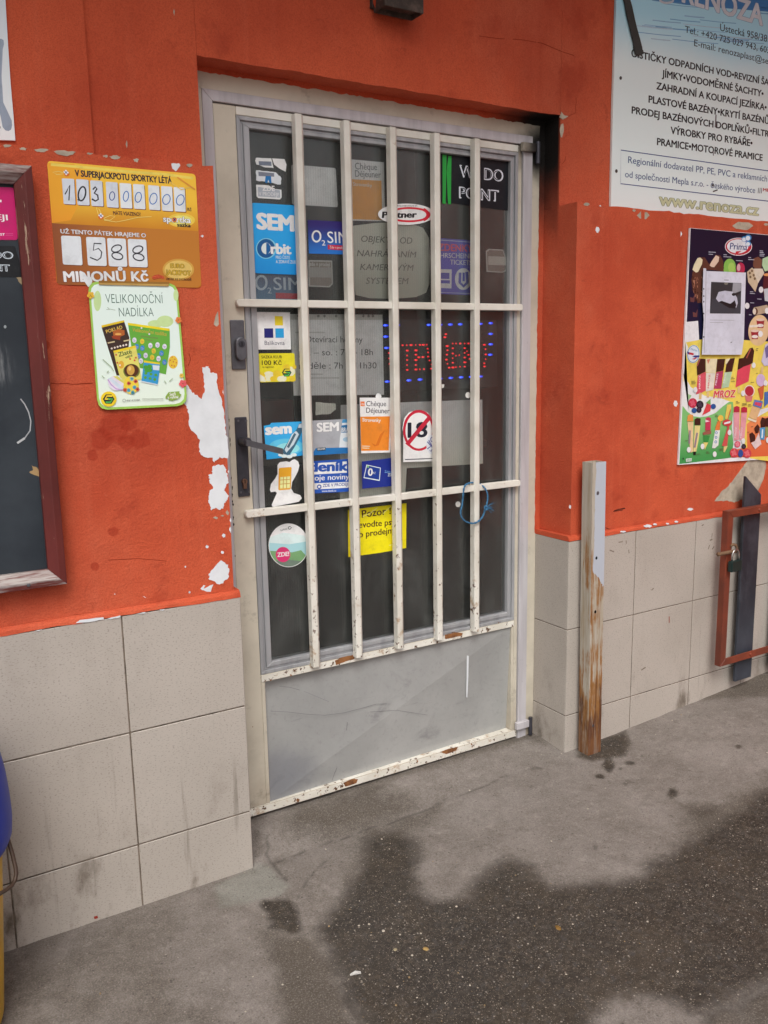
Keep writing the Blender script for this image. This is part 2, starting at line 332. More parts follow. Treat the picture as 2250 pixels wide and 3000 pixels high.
# ------------------------------------------------------------------ mesh builder
class MB:
    def __init__(s): s.v = []; s.f = []; s.mi = []; s.ms = []
    def mat(s, m):
        if m not in s.ms: s.ms.append(m)
        return s.ms.index(m)
    def add(s, vs, fs, m):
        o = len(s.v); s.v += [Vector(v) for v in vs]; i = s.mat(m)
        for f in fs: s.f.append([o+k for k in f]); s.mi.append(i)
    def box(s, x0, x1, y0, y1, z0, z1, m):
        s.add([(x0,y0,z0),(x1,y0,z0),(x1,y1,z0),(x0,y1,z0),(x0,y0,z1),(x1,y0,z1),(x1,y1,z1),(x0,y1,z1)],
              [(0,3,2,1),(4,5,6,7),(0,1,5,4),(1,2,6,5),(2,3,7,6),(3,0,4,7)], m)
    def prism(s, pts, d, m):
        """polygon pts (3-D, front side) pushed back by the vector d"""
        n = len(pts); d = Vector(d); pts = [Vector(p) for p in pts]
        s.add(pts+[p+d for p in pts], [tuple(range(n)), tuple(range(2*n-1, n-1, -1))]+[(i, i+n, (i+1) % n+n, (i+1) % n) for i in range(n)], m)
    def ring(s, o, i, yf, yb, m):
        """mitred rectangular frame, o and i = (x0,z0,x1,z1)"""
        oc = [(o[0],o[1]),(o[2],o[1]),(o[2],o[3]),(o[0],o[3])]; ic = [(i[0],i[1]),(i[2],i[1]),(i[2],i[3]),(i[0],i[3])]
        for k in range(4):
            a, b, c, d = oc[k], oc[(k+1) % 4], ic[(k+1) % 4], ic[k]
            s.prism([(p[0], yf, p[1]) for p in (a, b, c, d)], (0, yb-yf, 0), m)
    def sweep(s, prof, x0, x1, n, m, jit=0, idx=()):
        """profile of (y,z) swept along x; points in idx wander a little"""
        k = len(prof); o = []
        for a in range(n+1):
            x = x0+(x1-x0)*a/n
            for j, (y, z) in enumerate(prof):
                if j in idx:
                    z += jit*(mnoise.noise((x*9, j*3.1, 1))*.8+mnoise.noise((x*40, j, 5))*.5); y += jit*.5*mnoise.noise((x*30, j, 9))
                o.append((x, y, z))
        fs = [(a*k+j, a*k+(j+1) % k, (a+1)*k+(j+1) % k, (a+1)*k+j) for a in range(n) for j in range(k)]
        fs += [tuple(range(k-1, -1, -1)), tuple(n*k+j for j in range(k))]
        s.add(o, fs, m)
    def tube(s, pts, r, m, n=10, caps=True):
        pts = [Vector(p) for p in pts]; vs = []; up = Vector((.13, .9, .31))
        for i, p in enumerate(pts):
            t = (pts[min(i+1, len(pts)-1)]-pts[max(i-1, 0)]).normalized()
            a = t.cross(up).normalized(); b = t.cross(a)
            rr = r[i] if isinstance(r, (list, tuple)) else r
            for k in range(n):
                q = 2*math.pi*k/n; vs.append(p+a*math.cos(q)*rr+b*math.sin(q)*rr)
        fs = [(i*n+k, i*n+(k+1) % n, (i+1)*n+(k+1) % n, (i+1)*n+k) for i in range(len(pts)-1) for k in range(n)]
        if caps: fs += [tuple(range(n-1, -1, -1)), tuple((len(pts)-1)*n+k for k in range(n))]
        s.add(vs, fs, m)
    def lathe(s, prof, c, m, n=40, sx=1, sy=1):
        vs = []; k = len(prof)
        for a in range(n):
            q = 2*math.pi*a/n
            for r, z in prof: vs.append((c[0]+math.cos(q)*r*sx, c[1]+math.sin(q)*r*sy, c[2]+z))
        fs = [(a*k+j, ((a+1) % n)*k+j, ((a+1) % n)*k+j+1, a*k+j+1) for a in range(n) for j in range(k-1)]
        fs += [tuple(a*k for a in range(n-1, -1, -1)), tuple(a*k+k-1 for a in range(n))]
        s.add(vs, fs, m)
    def build(s, name, parent=None, bev=0, smooth=False, seg=2, base=None):
        me = bpy.data.meshes.new(name)
        if base is None:
            if parent is not None: base = Vector(parent['_base'])
            else:
                xs = [v.x for v in s.v]; ys = [v.y for v in s.v]; zs = [v.z for v in s.v]
                base = Vector(((min(xs)+max(xs))/2, (min(ys)+max(ys))/2, min(zs)))
        me.from_pydata([tuple(v-base) for v in s.v], [], s.f)
        for m in s.ms: me.materials.append(m)
        me.polygons.foreach_set('material_index', s.mi)
        bm = bmesh.new(); bm.from_mesh(me)
        bmesh.ops.recalc_face_normals(bm, faces=bm.faces)
        if bev: bmesh.ops.bevel(bm, geom=bm.edges[:], offset=bev, segments=seg, affect='EDGES', clamp_overlap=True, profile=.5)
        bm.to_mesh(me); bm.free()
        if smooth: me.polygons.foreach_set('use_smooth', [True]*len(me.polygons))
        o = bpy.data.objects.new(name, me); COL.objects.link(o)
        if parent is not None:
            o.parent = parent; o['_base'] = tuple(base); o.location = base-Vector(parent['_base'])
        else: o.location = base; o['_base'] = tuple(base)
        return o
def empty(name, loc):
    o = bpy.data.objects.new(name, None); COL.objects.link(o); o.location = loc; o['_base'] = tuple(loc); o.empty_display_size = .1
    return o
def tag(o, label=None, cat=None, group=None, kind=None):
    if label: o['label'] = label
    if cat: o['category'] = cat
    if group: o['group'] = group
    if kind: o['kind'] = kind
    return o
def jag(pts, amp=.002, n=4, seed=0, closed=True):
    rnd = random.Random(seed); out = []; m = len(pts)
    for i in range(m if closed else m-1):
        a, b = Vector(pts[i]), Vector(pts[(i+1) % m])
        for k in range(n):
            p = a.lerp(b, k/n)
            if k: p = p+Vector((rnd.uniform(-amp, amp), 0, rnd.uniform(-amp, amp)))
            out.append(p)
    return out

# ------------------------------------------------------------------ lettering (built-in font turned into flat mesh)
_tc = {}
def glyphs(s, bold=0.0, shear=0.0):
    key = (s, bold, shear)
    if key in _tc: return _tc[key]
    cu = bpy.data.curves.new('lettering', 'FONT'); cu.body = s; cu.offset = bold; cu.shear = shear; cu.resolution_u = 3; cu.fill_mode = 'FRONT'
    ob = bpy.data.objects.new('lettering', cu); COL.objects.link(ob)
    dg = bpy.context.evaluated_depsgraph_get(); dg.update()
    me = bpy.data.meshes.new_from_object(ob.evaluated_get(dg))
    vs = [tuple(v.co)[:2] for v in me.vertices]; fs = [tuple(p.vertices) for p in me.polygons]
    bpy.data.objects.remove(ob); bpy.data.curves.remove(cu); bpy.data.meshes.remove(me)
    _tc[key] = (vs, fs); return vs, fs
CAP = .727

class Sheet:
    """a thin printed sheet on the plane y; every print colour lies a hair in front of the layer below"""
    def __init__(s, y, z=(0, 0, 1), step=.000016):
        s.mb = MB(); s.y = y; s.z = z; s.l = 0; s.step = step
    def pt(s, p, l=None):
        px, py = s.z[0]+p[0]*s.z[2], s.z[1]+p[1]*s.z[2]
        return P(px, py, s.y) - Vector((0, s.step*(s.l if l is None else l)+(.00003 if (s.l if l is None else l) else 0), 0))
    def base(s, pts, m, thick=.0012, jagamp=0, seed=0):
        q = [s.pt(p, 0) for p in pts]
        if jagamp: q = jag(q, jagamp, 5, seed)
        s.mb.prism(q, (0, thick, 0), m if not isinstance(m, tuple) else ink(m)); s.l = 1
    def poly(s, pts, c, lvl=None):
        if lvl is None: s.l += 1
        q = [s.pt(p, lvl) for p in pts]
        s.mb.add(q, [tuple(range(len(q)))], ink(c) if isinstance(c, tuple) else c)
    def ell(s, cx, cy, rx, ry, c, n=26, rot=0, lvl=None):
        ca, sa = math.cos(rot), math.sin(rot)
        s.poly([(cx+rx*math.cos(t)*ca-ry*math.sin(t)*sa, cy+rx*math.cos(t)*sa+ry*math.sin(t)*ca) for t in [2*math.pi*k/n for k in range(n)]], c, lvl)
    def line(s, pts, hw, c, lvl=None):
        if lvl is None: s.l += 1
        q = [Vector((p[0], p[1])) for p in pts]; L = []; Rr = []
        for i, p in enumerate(q):
            t = (q[min(i+1, len(q)-1)]-q[max(i-1, 0)])
            t = t.normalized() if t.length else Vector((1, 0))
            nn = Vector((-t.y, t.x)); h = hw
            L.append(p+nn*h); Rr.append(p-nn*h)
        for i in range(len(q)-1):
            a = [s.pt(v, lvl) for v in (L[i], L[i+1], Rr[i+1], Rr[i])]
            s.mb.add(a, [(0, 1, 2, 3)], ink(c) if isinstance(c, tuple) else c)
    def arc(s, cx, cy, rx, ry, hw, c, a0=0, a1=360, rot=0, n=26):
        ca, sa = math.cos(rot), math.sin(rot); pts = []
        for k in range(n+1):
            t = R_(a0+(a1-a0)*k/n); x, y = rx*math.cos(t), ry*math.sin(t)
            pts.append((cx+x*ca-y*sa, cy+x*sa+y*ca))
        s.line(pts, hw, c)
    def text(s, str_, a, b, h, c, bold=0.0, shear=0.0, asc=False, out=None):
        """baseline from a to b (photo points), h = capital height there"""
        def put(bd, col):
            s.l += 1
            thin = min(bd, 0.0); vs, fs = glyphs(str_, thin, shear); vs0, _ = glyphs(str_, 0.0, shear)
            if not vs: return
            A, B, U = s.pt(a), s.pt(b), s.pt((a[0], a[1]-h))
            ex = B-A; L = ex.length; ex.normalize()
            up = Vector((-ex.z, 0, ex.x)); hh = (U-A).length
            u0 = min(v[0] for v in vs0); u1 = max(v[0] for v in vs0)
            sx = L/max(1e-6, u1-u0); sy = hh/CAP
            m = ink(col) if isinstance(col, tuple) else col
            if bd <= 0: sh = [(0, 0)]
            elif bd < .02: sh = [(-bd, 0), (bd, 0)]
            else: sh = [(-bd, 0), (bd, 0), (0, bd*.6), (0, -bd*.6), (-bd*.7, bd*.5), (bd*.7, bd*.5), (bd*.7, -bd*.5), (-bd*.7, -bd*.5)]
            for k, (du, dv) in enumerate(sh):
                s.mb.add([A+ex*((v[0]-u0+du)*sx)+up*((v[1]+dv)*sy)-Vector((0, s.step*.11*k, 0)) for v in vs], fs, m)
        if out: put(bold+out[0], out[1])
        put(bold, c)
    def build(s, name, label=None, cat=None, group=None, parent=None):
        o = s.mb.build(name, parent); tag(o, label, cat, group); return o
def rr(x0, y0, x1, y1, r, n=5):
    o = []
    for cx, cy, a in ((x1-r, y0+r, -90), (x1-r, y1-r, 0), (x0+r, y1-r, 90), (x0+r, y0+r, 180)):
        for k in range(n+1):
            t = R_(a+90*k/n); o.append((cx+r*math.cos(t), cy+r*math.sin(t)))
    return o
def rq(q, f=.12, n=4):
    """quad TL,TR,BR,BL with rounded corners"""
    q = [Vector(p) for p in q]; o = []
    for i in range(4):
        p, a, b = q[i], q[i-1], q[(i+1) % 4]; L = min((a-p).length, (b-p).length)*f
        s_, e_ = p+(a-p).normalized()*L, p+(b-p).normalized()*L
        for k in range(n+1):
            t = k/n; o.append(tuple(s_*(1-t)**2+p*2*t*(1-t)+e_*t*t))
    return o
# ================================================================== GROUND
def sdf(px, py, poly):
    """signed distance (positive inside) of many points to a polygon"""
    d = np.full(px.shape, 1e9); ins = np.zeros(px.shape, bool); n = len(poly)
    for i in range(n):
        ax, ay = poly[i]; bx, by = poly[(i+1) % n]; ex, ey = bx-ax, by-ay
        t = np.clip(((px-ax)*ex+(py-ay)*ey)/max(1e-12, ex*ex+ey*ey), 0, 1)
        d = np.minimum(d, np.hypot(px-ax-t*ex, py-ay-t*ey))
        c = ((ay > py) != (by > py)) & (px < (bx-ax)*(py-ay)/(by-ay+1e-12)+ax); ins ^= c
    return np.where(ins, d, -d)
def pld(px, py, pl):
    d = np.full(px.shape, 1e9)
    for (ax, ay), (bx, by) in zip(pl[:-1], pl[1:]):
        ex, ey = bx-ax, by-ay; t = np.clip(((px-ax)*ex+(py-ay)*ey)/max(1e-12, ex*ex+ey*ey), 0, 1)
        d = np.minimum(d, np.hypot(px-ax-t*ex, py-ay-t*ey))
    return d
ZG1, ZG2 = (700, 2300, 600/1659), (1300, 2300, 950/1659)
def gp(z, pts): return [tuple(G(z[0]+x*z[2], z[1]+y*z[2]))[:2] for x, y in pts]
fx = np.arange(-.3, 3.6, .0085); fy = np.arange(-1.45, .19, .0085)
gx = np.concatenate([[-90, -40, -15, -6, -2.5, -1], fx, [3.8, 4.5, 6, 10, 25, 60, 110]])
gy = np.concatenate([[-110, -60, -25, -10, -5, -3, -2], fy, [.26, .4]])
X, Y = np.meshgrid(gx, gy); X = X.ravel(); Y = Y.ravel()
Zv = np.array([gz(a, b) for a, b in zip(X, Y)])
near = (X > -.4) & (X < 3.7) & (Y > -1.5)
for i in np.nonzero(near)[0]:
    Zv[i] += .0022*mnoise.noise((X[i]*14, Y[i]*14, 0))+.0022*mnoise.noise((X[i]*3, Y[i]*3, 7))
def att(polys, width):
    a = np.zeros(X.shape)
    for pl, s, wd in polys:
        d = sdf(X, Y, pl); a = np.maximum(a, s*np.clip(.5+d/(2*wd), 0, 1))
    return a
ext = lambda l: l
main = gp(ZG1, [(1010, 440), (1030, 620), (960, 760), (830, 950), (730, 1080), (640, 1180), (720, 1320), (760, 1400), (800, 1500), (840, 1600), (880, 1750), (1000, 1830), (1050, 1936), (1100, 2300)]) + \
       gp(ZG2, [(300, 1700), (700, 1400), (760, 1180), (860, 1100), (1010, 1075), (1140, 1085), (1290, 1160), (1420, 1120), (1560, 1050), (1659, 1010), (2100, 800), (2200, 300), (1700, 20), (1600, 60), (1560, 130), (1440, 180), (1340, 260), (1210, 310), (1190, 350), (1050, 400), (1030, 470), (900, 500), (560, 520), (490, 480), (460, 420), (330, 380), (230, 420), (170, 480), (130, 570), (40, 590)]) + \
       gp(ZG1, [(1560, 930), (1440, 860), (1420, 700), (1440, 560), (1400, 430), (1300, 400), (1150, 400)])
corner = gp(ZG2, [(1345, 1222), (1360, 1180), (1420, 1135), (1500, 1140), (1560, 1080), (1659, 1030), (2400, 900), (2300, 1800), (1300, 1800)])
puddle = gp(ZG1, [(160, 970), (200, 930), (300, 925), (420, 930), (470, 990), (500, 1060), (520, 1160), (470, 1215), (400, 1200), (350, 1170), (240, 1165), (230, 1130), (270, 1110), (225, 1080), (240, 1040), (170, 1000)])
wetsp = gp(ZG2, [(1145, 20), (1185, 8), (1200, 40), (1165, 75), (1140, 55)])
postst = [(2.0, .0), (2.09, .01), (2.22, -.01), (2.16, -.09), (2.08, -.13), (1.97, -.1), (1.95, -.05)]
ZG4 = (1125, 1500, 1125/1659)
def blob(cx, cy, rx, ry): return gp(ZG4, [(cx+rx*math.cos(t)*(1+.25*math.sin(3*t+cx)), cy+ry*math.sin(t)*(1+.25*math.cos(2*t+cy))) for t in np.linspace(0, 6.28, 14)[:-1]])
drips = [(blob(935, 1142, 24, 11), .85, .008), (blob(968, 1085, 30, 42), .75, .012), (blob(1065, 1085, 32, 11), .68, .012), (blob(1245, 1212, 24, 26), .8, .014), (blob(1530, 1015, 20, 9), .72, .012), (blob(660, 1105, 34, 13), .52, .014), (blob(912, 1445, 14, 26), .58, .01), (blob(1050, 1165, 34, 18), .52, .016), (blob(1020, 1110, 14, 9), .6, .008), (blob(1115, 1055, 16, 7), .58, .01), (blob(1400, 1290, 70, 36), .55, .04)]
wet = att(drips+[(main, 1, .065), (puddle, .86, .02), (wetsp, .8, .015), (postst, .95, .03)], 0)
wet *= 1-np.clip(.5+sdf(X, Y, corner)/.012, 0, 1)
less_wet = gp(ZG2, [(290, 470), (330, 440), (400, 450), (430, 520), (370, 560), (300, 540)])  # patch where the wet tone is weaker
wet -= .30*np.clip(.5+sdf(X, Y, less_wet)/.06, 0, 1)
olive = gp(ZG1, [(150, 1180), (400, 1210), (560, 1180), (650, 1260), (740, 1400), (800, 1520), (860, 1650), (900, 1800), (1000, 1936), (1000, 2300), (300, 2300), (330, 1800), (290, 1600), (200, 1350)])
door_st = gp(ZG1, [(300, 210), (900, 20), (1100, -60), (1300, 60), (1500, 130), (1450, 260), (1200, 340), (900, 420), (700, 470), (450, 420), (330, 330)])
lobe = gp(ZG1, [(960, 380), (1300, 260), (1600, 160), (1660, 220), (1480, 330), (1450, 560), (1440, 800), (900, 850), (840, 760), (1000, 600)])
rightd = gp(ZG2, [(1190, 90), (1400, 100), (1659, -60), (1900, -120), (2000, 300), (1659, 500), (1500, 420), (1250, 360)])
patchc = gp(ZG1, [(95, 260), (130, 260), (220, 430), (235, 520), (200, 600), (110, 660), (95, 600)])
gaterun = [(2.6, .02), (3.4, .02), (3.4, -.25), (2.95, -.2), (2.75, -.1)]
leftd = [(-.3, .02), (.78, .0), (.75, -.12), (.55, -.3), (.6, -.6), (.5, -1.2), (-.3, -1.2)]
damp = att([(corner, .72, .02), (leftd, .44, .12), (olive, .85, .04), (door_st, .80, .09), (lobe, .85, .08), (rightd, .98, .10), (patchc, .6, .03), (gaterun, .95, .07),
            ([(-.3, .02), (.9, .02), (.9, -.05), (.4, -.03), (-.3, -.06)], .45, .04), ([(.84, .19), (1.95, .19), (1.95, .12), (.84, .15)], .62, .03), ([(1.9, .2), (1.95, .2), (1.97, .0), (1.86, .1)], .6, .04)], 0)
pale = att([(gp(ZG1, [(0, 720), (150, 640), (260, 660), (330, 760), (410, 820), (330, 900), (200, 920), (60, 960), (-150, 1000), (-200, 820)]), 1, .03)], 0)
crack = np.zeros(X.shape)
for pl, wd in ((gp(ZG1, [(230, 570), (280, 630), (420, 590), (560, 520), (700, 470), (850, 430), (1020, 360), (1200, 310), (1400, 240), (1560, 180)])+gp(ZG2, [(0, 75), (120, 40), (220, 0), (330, -60)]), .0022),
               (gp(ZG1, [(220, 420), (240, 500), (215, 570), (240, 600), (265, 640), (330, 710), (380, 780)]), .003),
               (gp(ZG1, [(480, 930), (490, 870), (540, 790), (620, 690), (700, 610), (760, 570)]), .0018),
               (gp(ZG1, [(1090, 1350), (1095, 1430), (1070, 1500)]), .004),
               (gp(ZG2, [(1345, 1222), (1360, 1180), (1420, 1135), (1500, 1140), (1560, 1080), (1659, 1030), (2400, 700)]), .011),
               (gp(ZG1, [(880, 1700), (910, 1790), (960, 1860), (1010, 1830), (1040, 1900)]), .008)):
    d = pld(X, Y, pl); jit = np.array([mnoise.noise((a*60, b*60, 3)) for a, b in zip(X[near], Y[near])])
    dd = d.copy(); dd[near] += jit*.003
    crack = np.maximum(crack, np.clip(1.6-dd/wd, 0, 1)*.9)
Zv -= crack*.003
# the paving stands a little higher beyond the broken edge at the lower right
me = bpy.data.meshes.new('ground'); nx, ny = len(gx), len(gy)
me.from_pydata(np.stack([X, Y, Zv], 1).tolist(), [], [(j*nx+i, j*nx+i+1, (j+1)*nx+i+1, (j+1)*nx+i) for j in range(ny-1) for i in range(nx-1)])
for nm, arr in (('wet', wet), ('damp', damp), ('pale', pale), ('crack', crack)):
    at_ = me.attributes.new(nm, 'FLOAT', 'POINT'); at_.data.foreach_set('value', arr.astype(np.float32))
me.materials.append(mat_ground()); me.polygons.foreach_set('use_smooth', [True]*len(me.polygons))
ground = bpy.data.objects.new('pavement', me); COL.objects.link(ground); tag(ground, kind='structure')

# loose and half bedded chippings: nobody could count them
rnd = random.Random(3); mb = MB()
stone = [plain('pale_chipping', (190, 180, 165), .7, .3, var=.2, scale=60), plain('grey_chipping', (120, 112, 104), .7, .3, var=.2, scale=60), plain('tan_chipping', (150, 128, 96), .7, .3, var=.2, scale=60)]
def pebble(mb, c, r, m, flat=.55, rnd=rnd):
    q = rnd.uniform(0, 6.28); ex = rnd.uniform(.6, 1); vs = []; fs = []
    rows = [(.0, 1.0), (.62, .78), (1.0, .0)]
    for zz, rad in rows[:2]:
        for k in range(7):
            a = 2*math.pi*k/7; rr_ = r*rad*rnd.uniform(.85, 1.1); x, y = math.cos(a)*rr_, math.sin(a)*rr_*ex
            vs.append((c[0]+x*math.cos(q)-y*math.sin(q), c[1]+x*math.sin(q)+y*math.cos(q), c[2]-r*.15+zz*r*flat))
    vs.append((c[0], c[1], c[2]-r*.15+r*flat))
    fs = [(k, (k+1) % 7, 7+(k+1) % 7, 7+k) for k in range(7)]+[(7+k, 7+(k+1) % 7, 14) for k in range(7)]+[tuple(range(6, -1, -1))]
    mb.add(vs, fs, m)
cnt = 0
pm = np.array(main)
cand = []
for k in range(9000):
    x, y = rnd.uniform(.3, 2.6), rnd.uniform(-1.2, .0)
    cand.append((x, y))
ca = np.array(cand); dm = sdf(ca[:, 0], ca[:, 1], main)
for (x, y), d in zip(cand, dm):
    dens = .16 if d > .02 else .03
    dens *= 1+2.2*math.exp(-((x-.85)**2+(y+.55)**2)/.09)
    if rnd.random() < dens:
        r = .0009+.0026*rnd.random()**3.5
        pebble(mb, (x, y, gz(x, y)+.0008), r, stone[rnd.choice((0, 0, 0, 1, 1, 2))]); cnt += 1
tag(mb.build('gravel'), 'small pale chippings scattered over the dark wet paving', 'gravel', kind='stuff')
def single(name, z, px, py, r, m, label, cat, flat=.5):
    q = G(z[0]+px*z[2], z[1]+py*z[2]); b = MB(); pebble(b, (0, 0, 0), r, m, flat); o = b.build(name, smooth=True, base=Vector((0, 0, 0))); o.location = q; tag(o, label, cat)
YEL = plain('ochre_stone', (172, 142, 88), .6, .3, var=.2, scale=60); CRM = plain('cream_stone', (170, 158, 128), .6, .3, var=.2, scale=60); BRN = plain('brown_stone', (128, 98, 50), .7, .3, var=.2, scale=60)
single('pebble', ZG1, 1513, 1325, .0085, YEL, 'ochre pebble, the largest loose stone on the wet paving', 'pebble')
single('pebble', ZG1, 1268, 1333, .0065, CRM, 'cream pebble left of the ochre pebble on the wet paving', 'pebble')
single('pebble', ZG2, 585, 728, .012, BRN, 'flat brown pebble in the middle of the dark wet paving', 'pebble', .25)
single('pebble', ZG1, 1170, 1180, .005, stone[0], 'whitish pebble behind the cream pebble on the wet paving', 'pebble')
mb = MB(); a = G(ZG1[0]+900*ZG1[2], ZG1[1]+1540*ZG1[2]); b_ = G(ZG1[0]+988*ZG1[2], ZG1[1]+1522*ZG1[2])
dx = (b_-a); side = Vector((-dx.y, dx.x, 0)).normalized()*.0045; up = Vector((0, 0, .004))
c0 = a.lerp(b_, .5)
mb.prism([a-side*.6+up*.3, c0-side+up*.9, b_-side*.7+up*.4, b_+side*.7+up*.5, c0+side*.7+up*1.6, a+side*.4+up*.4], (0, 0, -.001), plain('dirty_paper', (196, 194, 190), .7, .2))
tag(mb.build('paper_scrap'), 'crumpled white scrap of paper lying on the wet paving', 'litter')
mb = MB(); q = G(ZG1[0]+150*ZG1[2], ZG1[1]+508*ZG1[2], .0015)
# ================================================================== SHOP FRONT
shop = empty('shop_building', (1.35, 0, 0)); tag(shop, 'orange plastered shop with a recessed door and beige tiles along its foot', 'building', kind='thing')
XL, XR = -1.6, 4.6
mb = MB()
prof = [(.30, 1.834), (.20, 1.8345), (.012, 1.834), (.012, .791), (.30, .791)]
mb.sweep(prof, XL, .7845, 110, WALL, .006, (2,))
mb.sweep(prof, 1.9555, XR, 110, WALL, .006, (2,))
lip = [(.30, .7885), (.0115, .7905), (.0050, .7875), (.0008, .782), (-.0010, .774), (.30, .774)]
mb.sweep(lip, XL, .7975, 110, WALL, .004, (2, 3, 4)); mb.sweep(lip, 1.938, XR, 110, WALL, .004, (2, 3, 4))
mb.build('lower_wall', shop)
mb = MB()
mb.sweep([(.30, 3.3), (.095, 3.3), (.095, 2.103), (.30, 2.103)], .7895, 1.9555, 60, WALL, .005, (2,))
mb.box(.527, .789, .095, .30, 1.836, 3.3, WALL); mb.box(XL, .5265, .084, .30, 1.836, 3.3, WALL)
mb.box(1.956, XR, .095, .30, 1.836, 3.3, WALL)
mb.build('upper_wall', shop)
# peeled places and chips: plaster showing through, with their own ragged outlines
PN = [0]
def peel(z, pts, y, m=PEEL, amp=.0022, n=5, d=.0007):
    PN[0] += 1; mb = MB()
    q = [P(z[0]+a*z[2], z[1]+b*z[2], y-d) for a, b in pts]; q = jag(q, amp, n, PN[0]*7)
    mb.prism(q, (0, d*.9, 0), m); mb.build('bare_plaster', shop)
ZW = (540, 1100, 180/569); ZA0 = (0, 0, 750/1659); Z2 = (0, 800, 750/1659); Z9 = (1550, 1300, 700/1630); Z7 = (1650, 0, 600/1659); Z8 = (1850, 600, 400/1106); ZC = (1400, 280, 350/1659); ZT = (0, 1700, 800/1475)
peel(Z2, [(1200, 700), (1240, 760), (1270, 790), (1308, 818), (1328, 760), (1322, 690), (1310, 610), (1352, 604), (1362, 645), (1405, 652), (1408, 720), (1440, 830), (1458, 960), (1462, 1020), (1474, 1080), (1478, 1200), (1424, 1192), (1390, 1228), (1372, 1196), (1320, 1190), (1290, 1160), (1296, 1080), (1240, 1020), (1222, 960), (1218, 880), (1195, 850), (1190, 780)], .012)
peel(ZW, [(260, 850), (300, 830), (360, 825), (390, 870), (395, 930), (412, 985), (380, 1030), (365, 1060), (410, 1110), (400, 1150), (370, 1180), (365, 1235), (320, 1240), (290, 1225), (250, 1250), (225, 1180), (232, 1100), (240, 1060), (268, 1040), (235, 985), (225, 930), (258, 910)], .012)
peel(ZW, [(340, 1710), (380, 1740), (405, 1750), (415, 1860), (360, 1925), (310, 1932), (230, 1890), (225, 1840), (260, 1800)], .012)
peel(ZW, [(150, 1975), (180, 1940), (195, 1945), (180, 1975), (270, 1935), (245, 2005), (200, 2000)], .012, n=3, amp=.001)
for (a, b, r) in ((365, 1485, 17), (210, 1586, 14), (353, 1640, 14), (48, 2008, 10), (10, 1772, 8)):
    peel(ZW, [(a-r, b), (a-r*.3, b-r*1.2), (a+r, b-r*.5), (a+r*.8, b+r*.7), (a-r*.2, b+r)], .012, n=2, amp=.0008)
for (a, b, rx, ry, m) in ((288, 1318, 24, 14, CHIP), (352, 1300, 18, 8, CHIP), (398, 1270, 16, 26, CHIP), (425, 1430, 10, 30, PEEL), (362, 155, 8, 28, PEEL), (375, 355, 7, 16, CHIP), (408, 890, 7, 14, PEEL), (428, 1340, 7, 22, PEEL)):
    peel(ZW, [(a-rx, b), (a, b-ry), (a+rx, b-ry*.2), (a+rx*.4, b+ry)], .012, m, n=2, amp=.0008)
peel(Z2, [(1385, 330), (1400, 270), (1418, 240), (1428, 270), (1420, 330), (1400, 345)], .012, CHIP, n=3)
for (a, b, rx, ry) in ((45, 945, 30, 9), (150, 965, 28, 10), (265, 974, 50, 12), (420, 992, 72, 18), (580, 997, 22, 7), (684, 1013, 16, 9), (745, 1020, 38, 13), (882, 1038, 20, 12), (1228, 1073, 20, 12), (1365, 1105, 16, 16)):
    peel(ZA0, [(a-rx, b-ry*.6), (a, b-ry), (a+rx, b-ry*.4), (a+rx*.6, b+ry*.6), (a, b+ry), (a-rx*.6, b+ry*.5)], .012, CHIP, n=3, amp=.0014)
peel(ZA0, [(1110, 1060), (1160, 1058), (1168, 1075), (1140, 1110), (1118, 1095)], .012, PEEL, n=3, amp=.001)
for (a, b, r, ry) in ((230, 218, 11, 8), (1310, 1530, 11, 9), (1128, 80, 5, 24), (820, 935, 6, 26)):
    peel(ZA0, [(a-r, b), (a, b-ry), (a+r, b-ry*.3), (a+r*.4, b+ry)], .095 if b < 940 else .012, PEEL if r > 7 else CHIP, n=2, amp=.0006)
# chips on the right
for pts, m in (([(1140, 280), (1160, 222), (1195, 270), (1260, 285), (1205, 320), (1180, 335), (1130, 300)], CHIP), ([(1140, 480), (1155, 400), (1185, 385), (1195, 480), (1170, 580), (1155, 580)], CHIP), ([(1470, 1495), (1500, 1490), (1550, 1510), (1530, 1538), (1490, 1525)], CHIP)):
    peel(ZC, pts, .094, m, n=3, amp=.001)
for z, a, b, rx, ry, m in ((Z7, 278, 1862, 16, 26, PEEL), (Z7, 648, 1745, 52, 32, CHIP), (Z7, 1455, 1830, 85, 34, CHIP), (Z7, 190, 1655, 24, 14, CHIP), (Z7, 575, 1705, 14, 10, CHIP), (Z7, 1645, 1818, 20, 10, CHIP), (Z7, 300, 1668, 8, 5, PEEL), (Z7, 945, 1895, 19, 22, PEEL), (Z8, 358, 1610, 18, 26, PEEL), (Z9, 280, 432, 8, 14, PEEL), (Z9, 1100, 447, 22, 9, PEEL), (Z9, 810, 562, 30, 10, PEEL), (Z9, 860, 550, 14, 8, PEEL), (Z9, 1005, 533, 14, 7, PEEL), (Z9, 945, 545, 12, 5, PEEL), (Z9, 640, 600, 22, 6, PEEL)):
    peel(z, [(a-rx, b), (a-rx*.4, b-ry), (a+rx*.6, b-ry*.8), (a+rx, b), (a+rx*.4, b+ry), (a-rx*.6, b+ry*.7)], .012 if b < 500 or z is not Z9 else -.0015, m, n=3, amp=.0011)
peel(Z9, [(1265, 392), (1310, 330), (1360, 290), (1420, 210), (1480, 130), (1520, 80), (1600, 80), (1618, 150), (1600, 240), (1560, 330), (1500, 350), (1450, 380), (1400, 402), (1340, 388)], .012, CHIP)
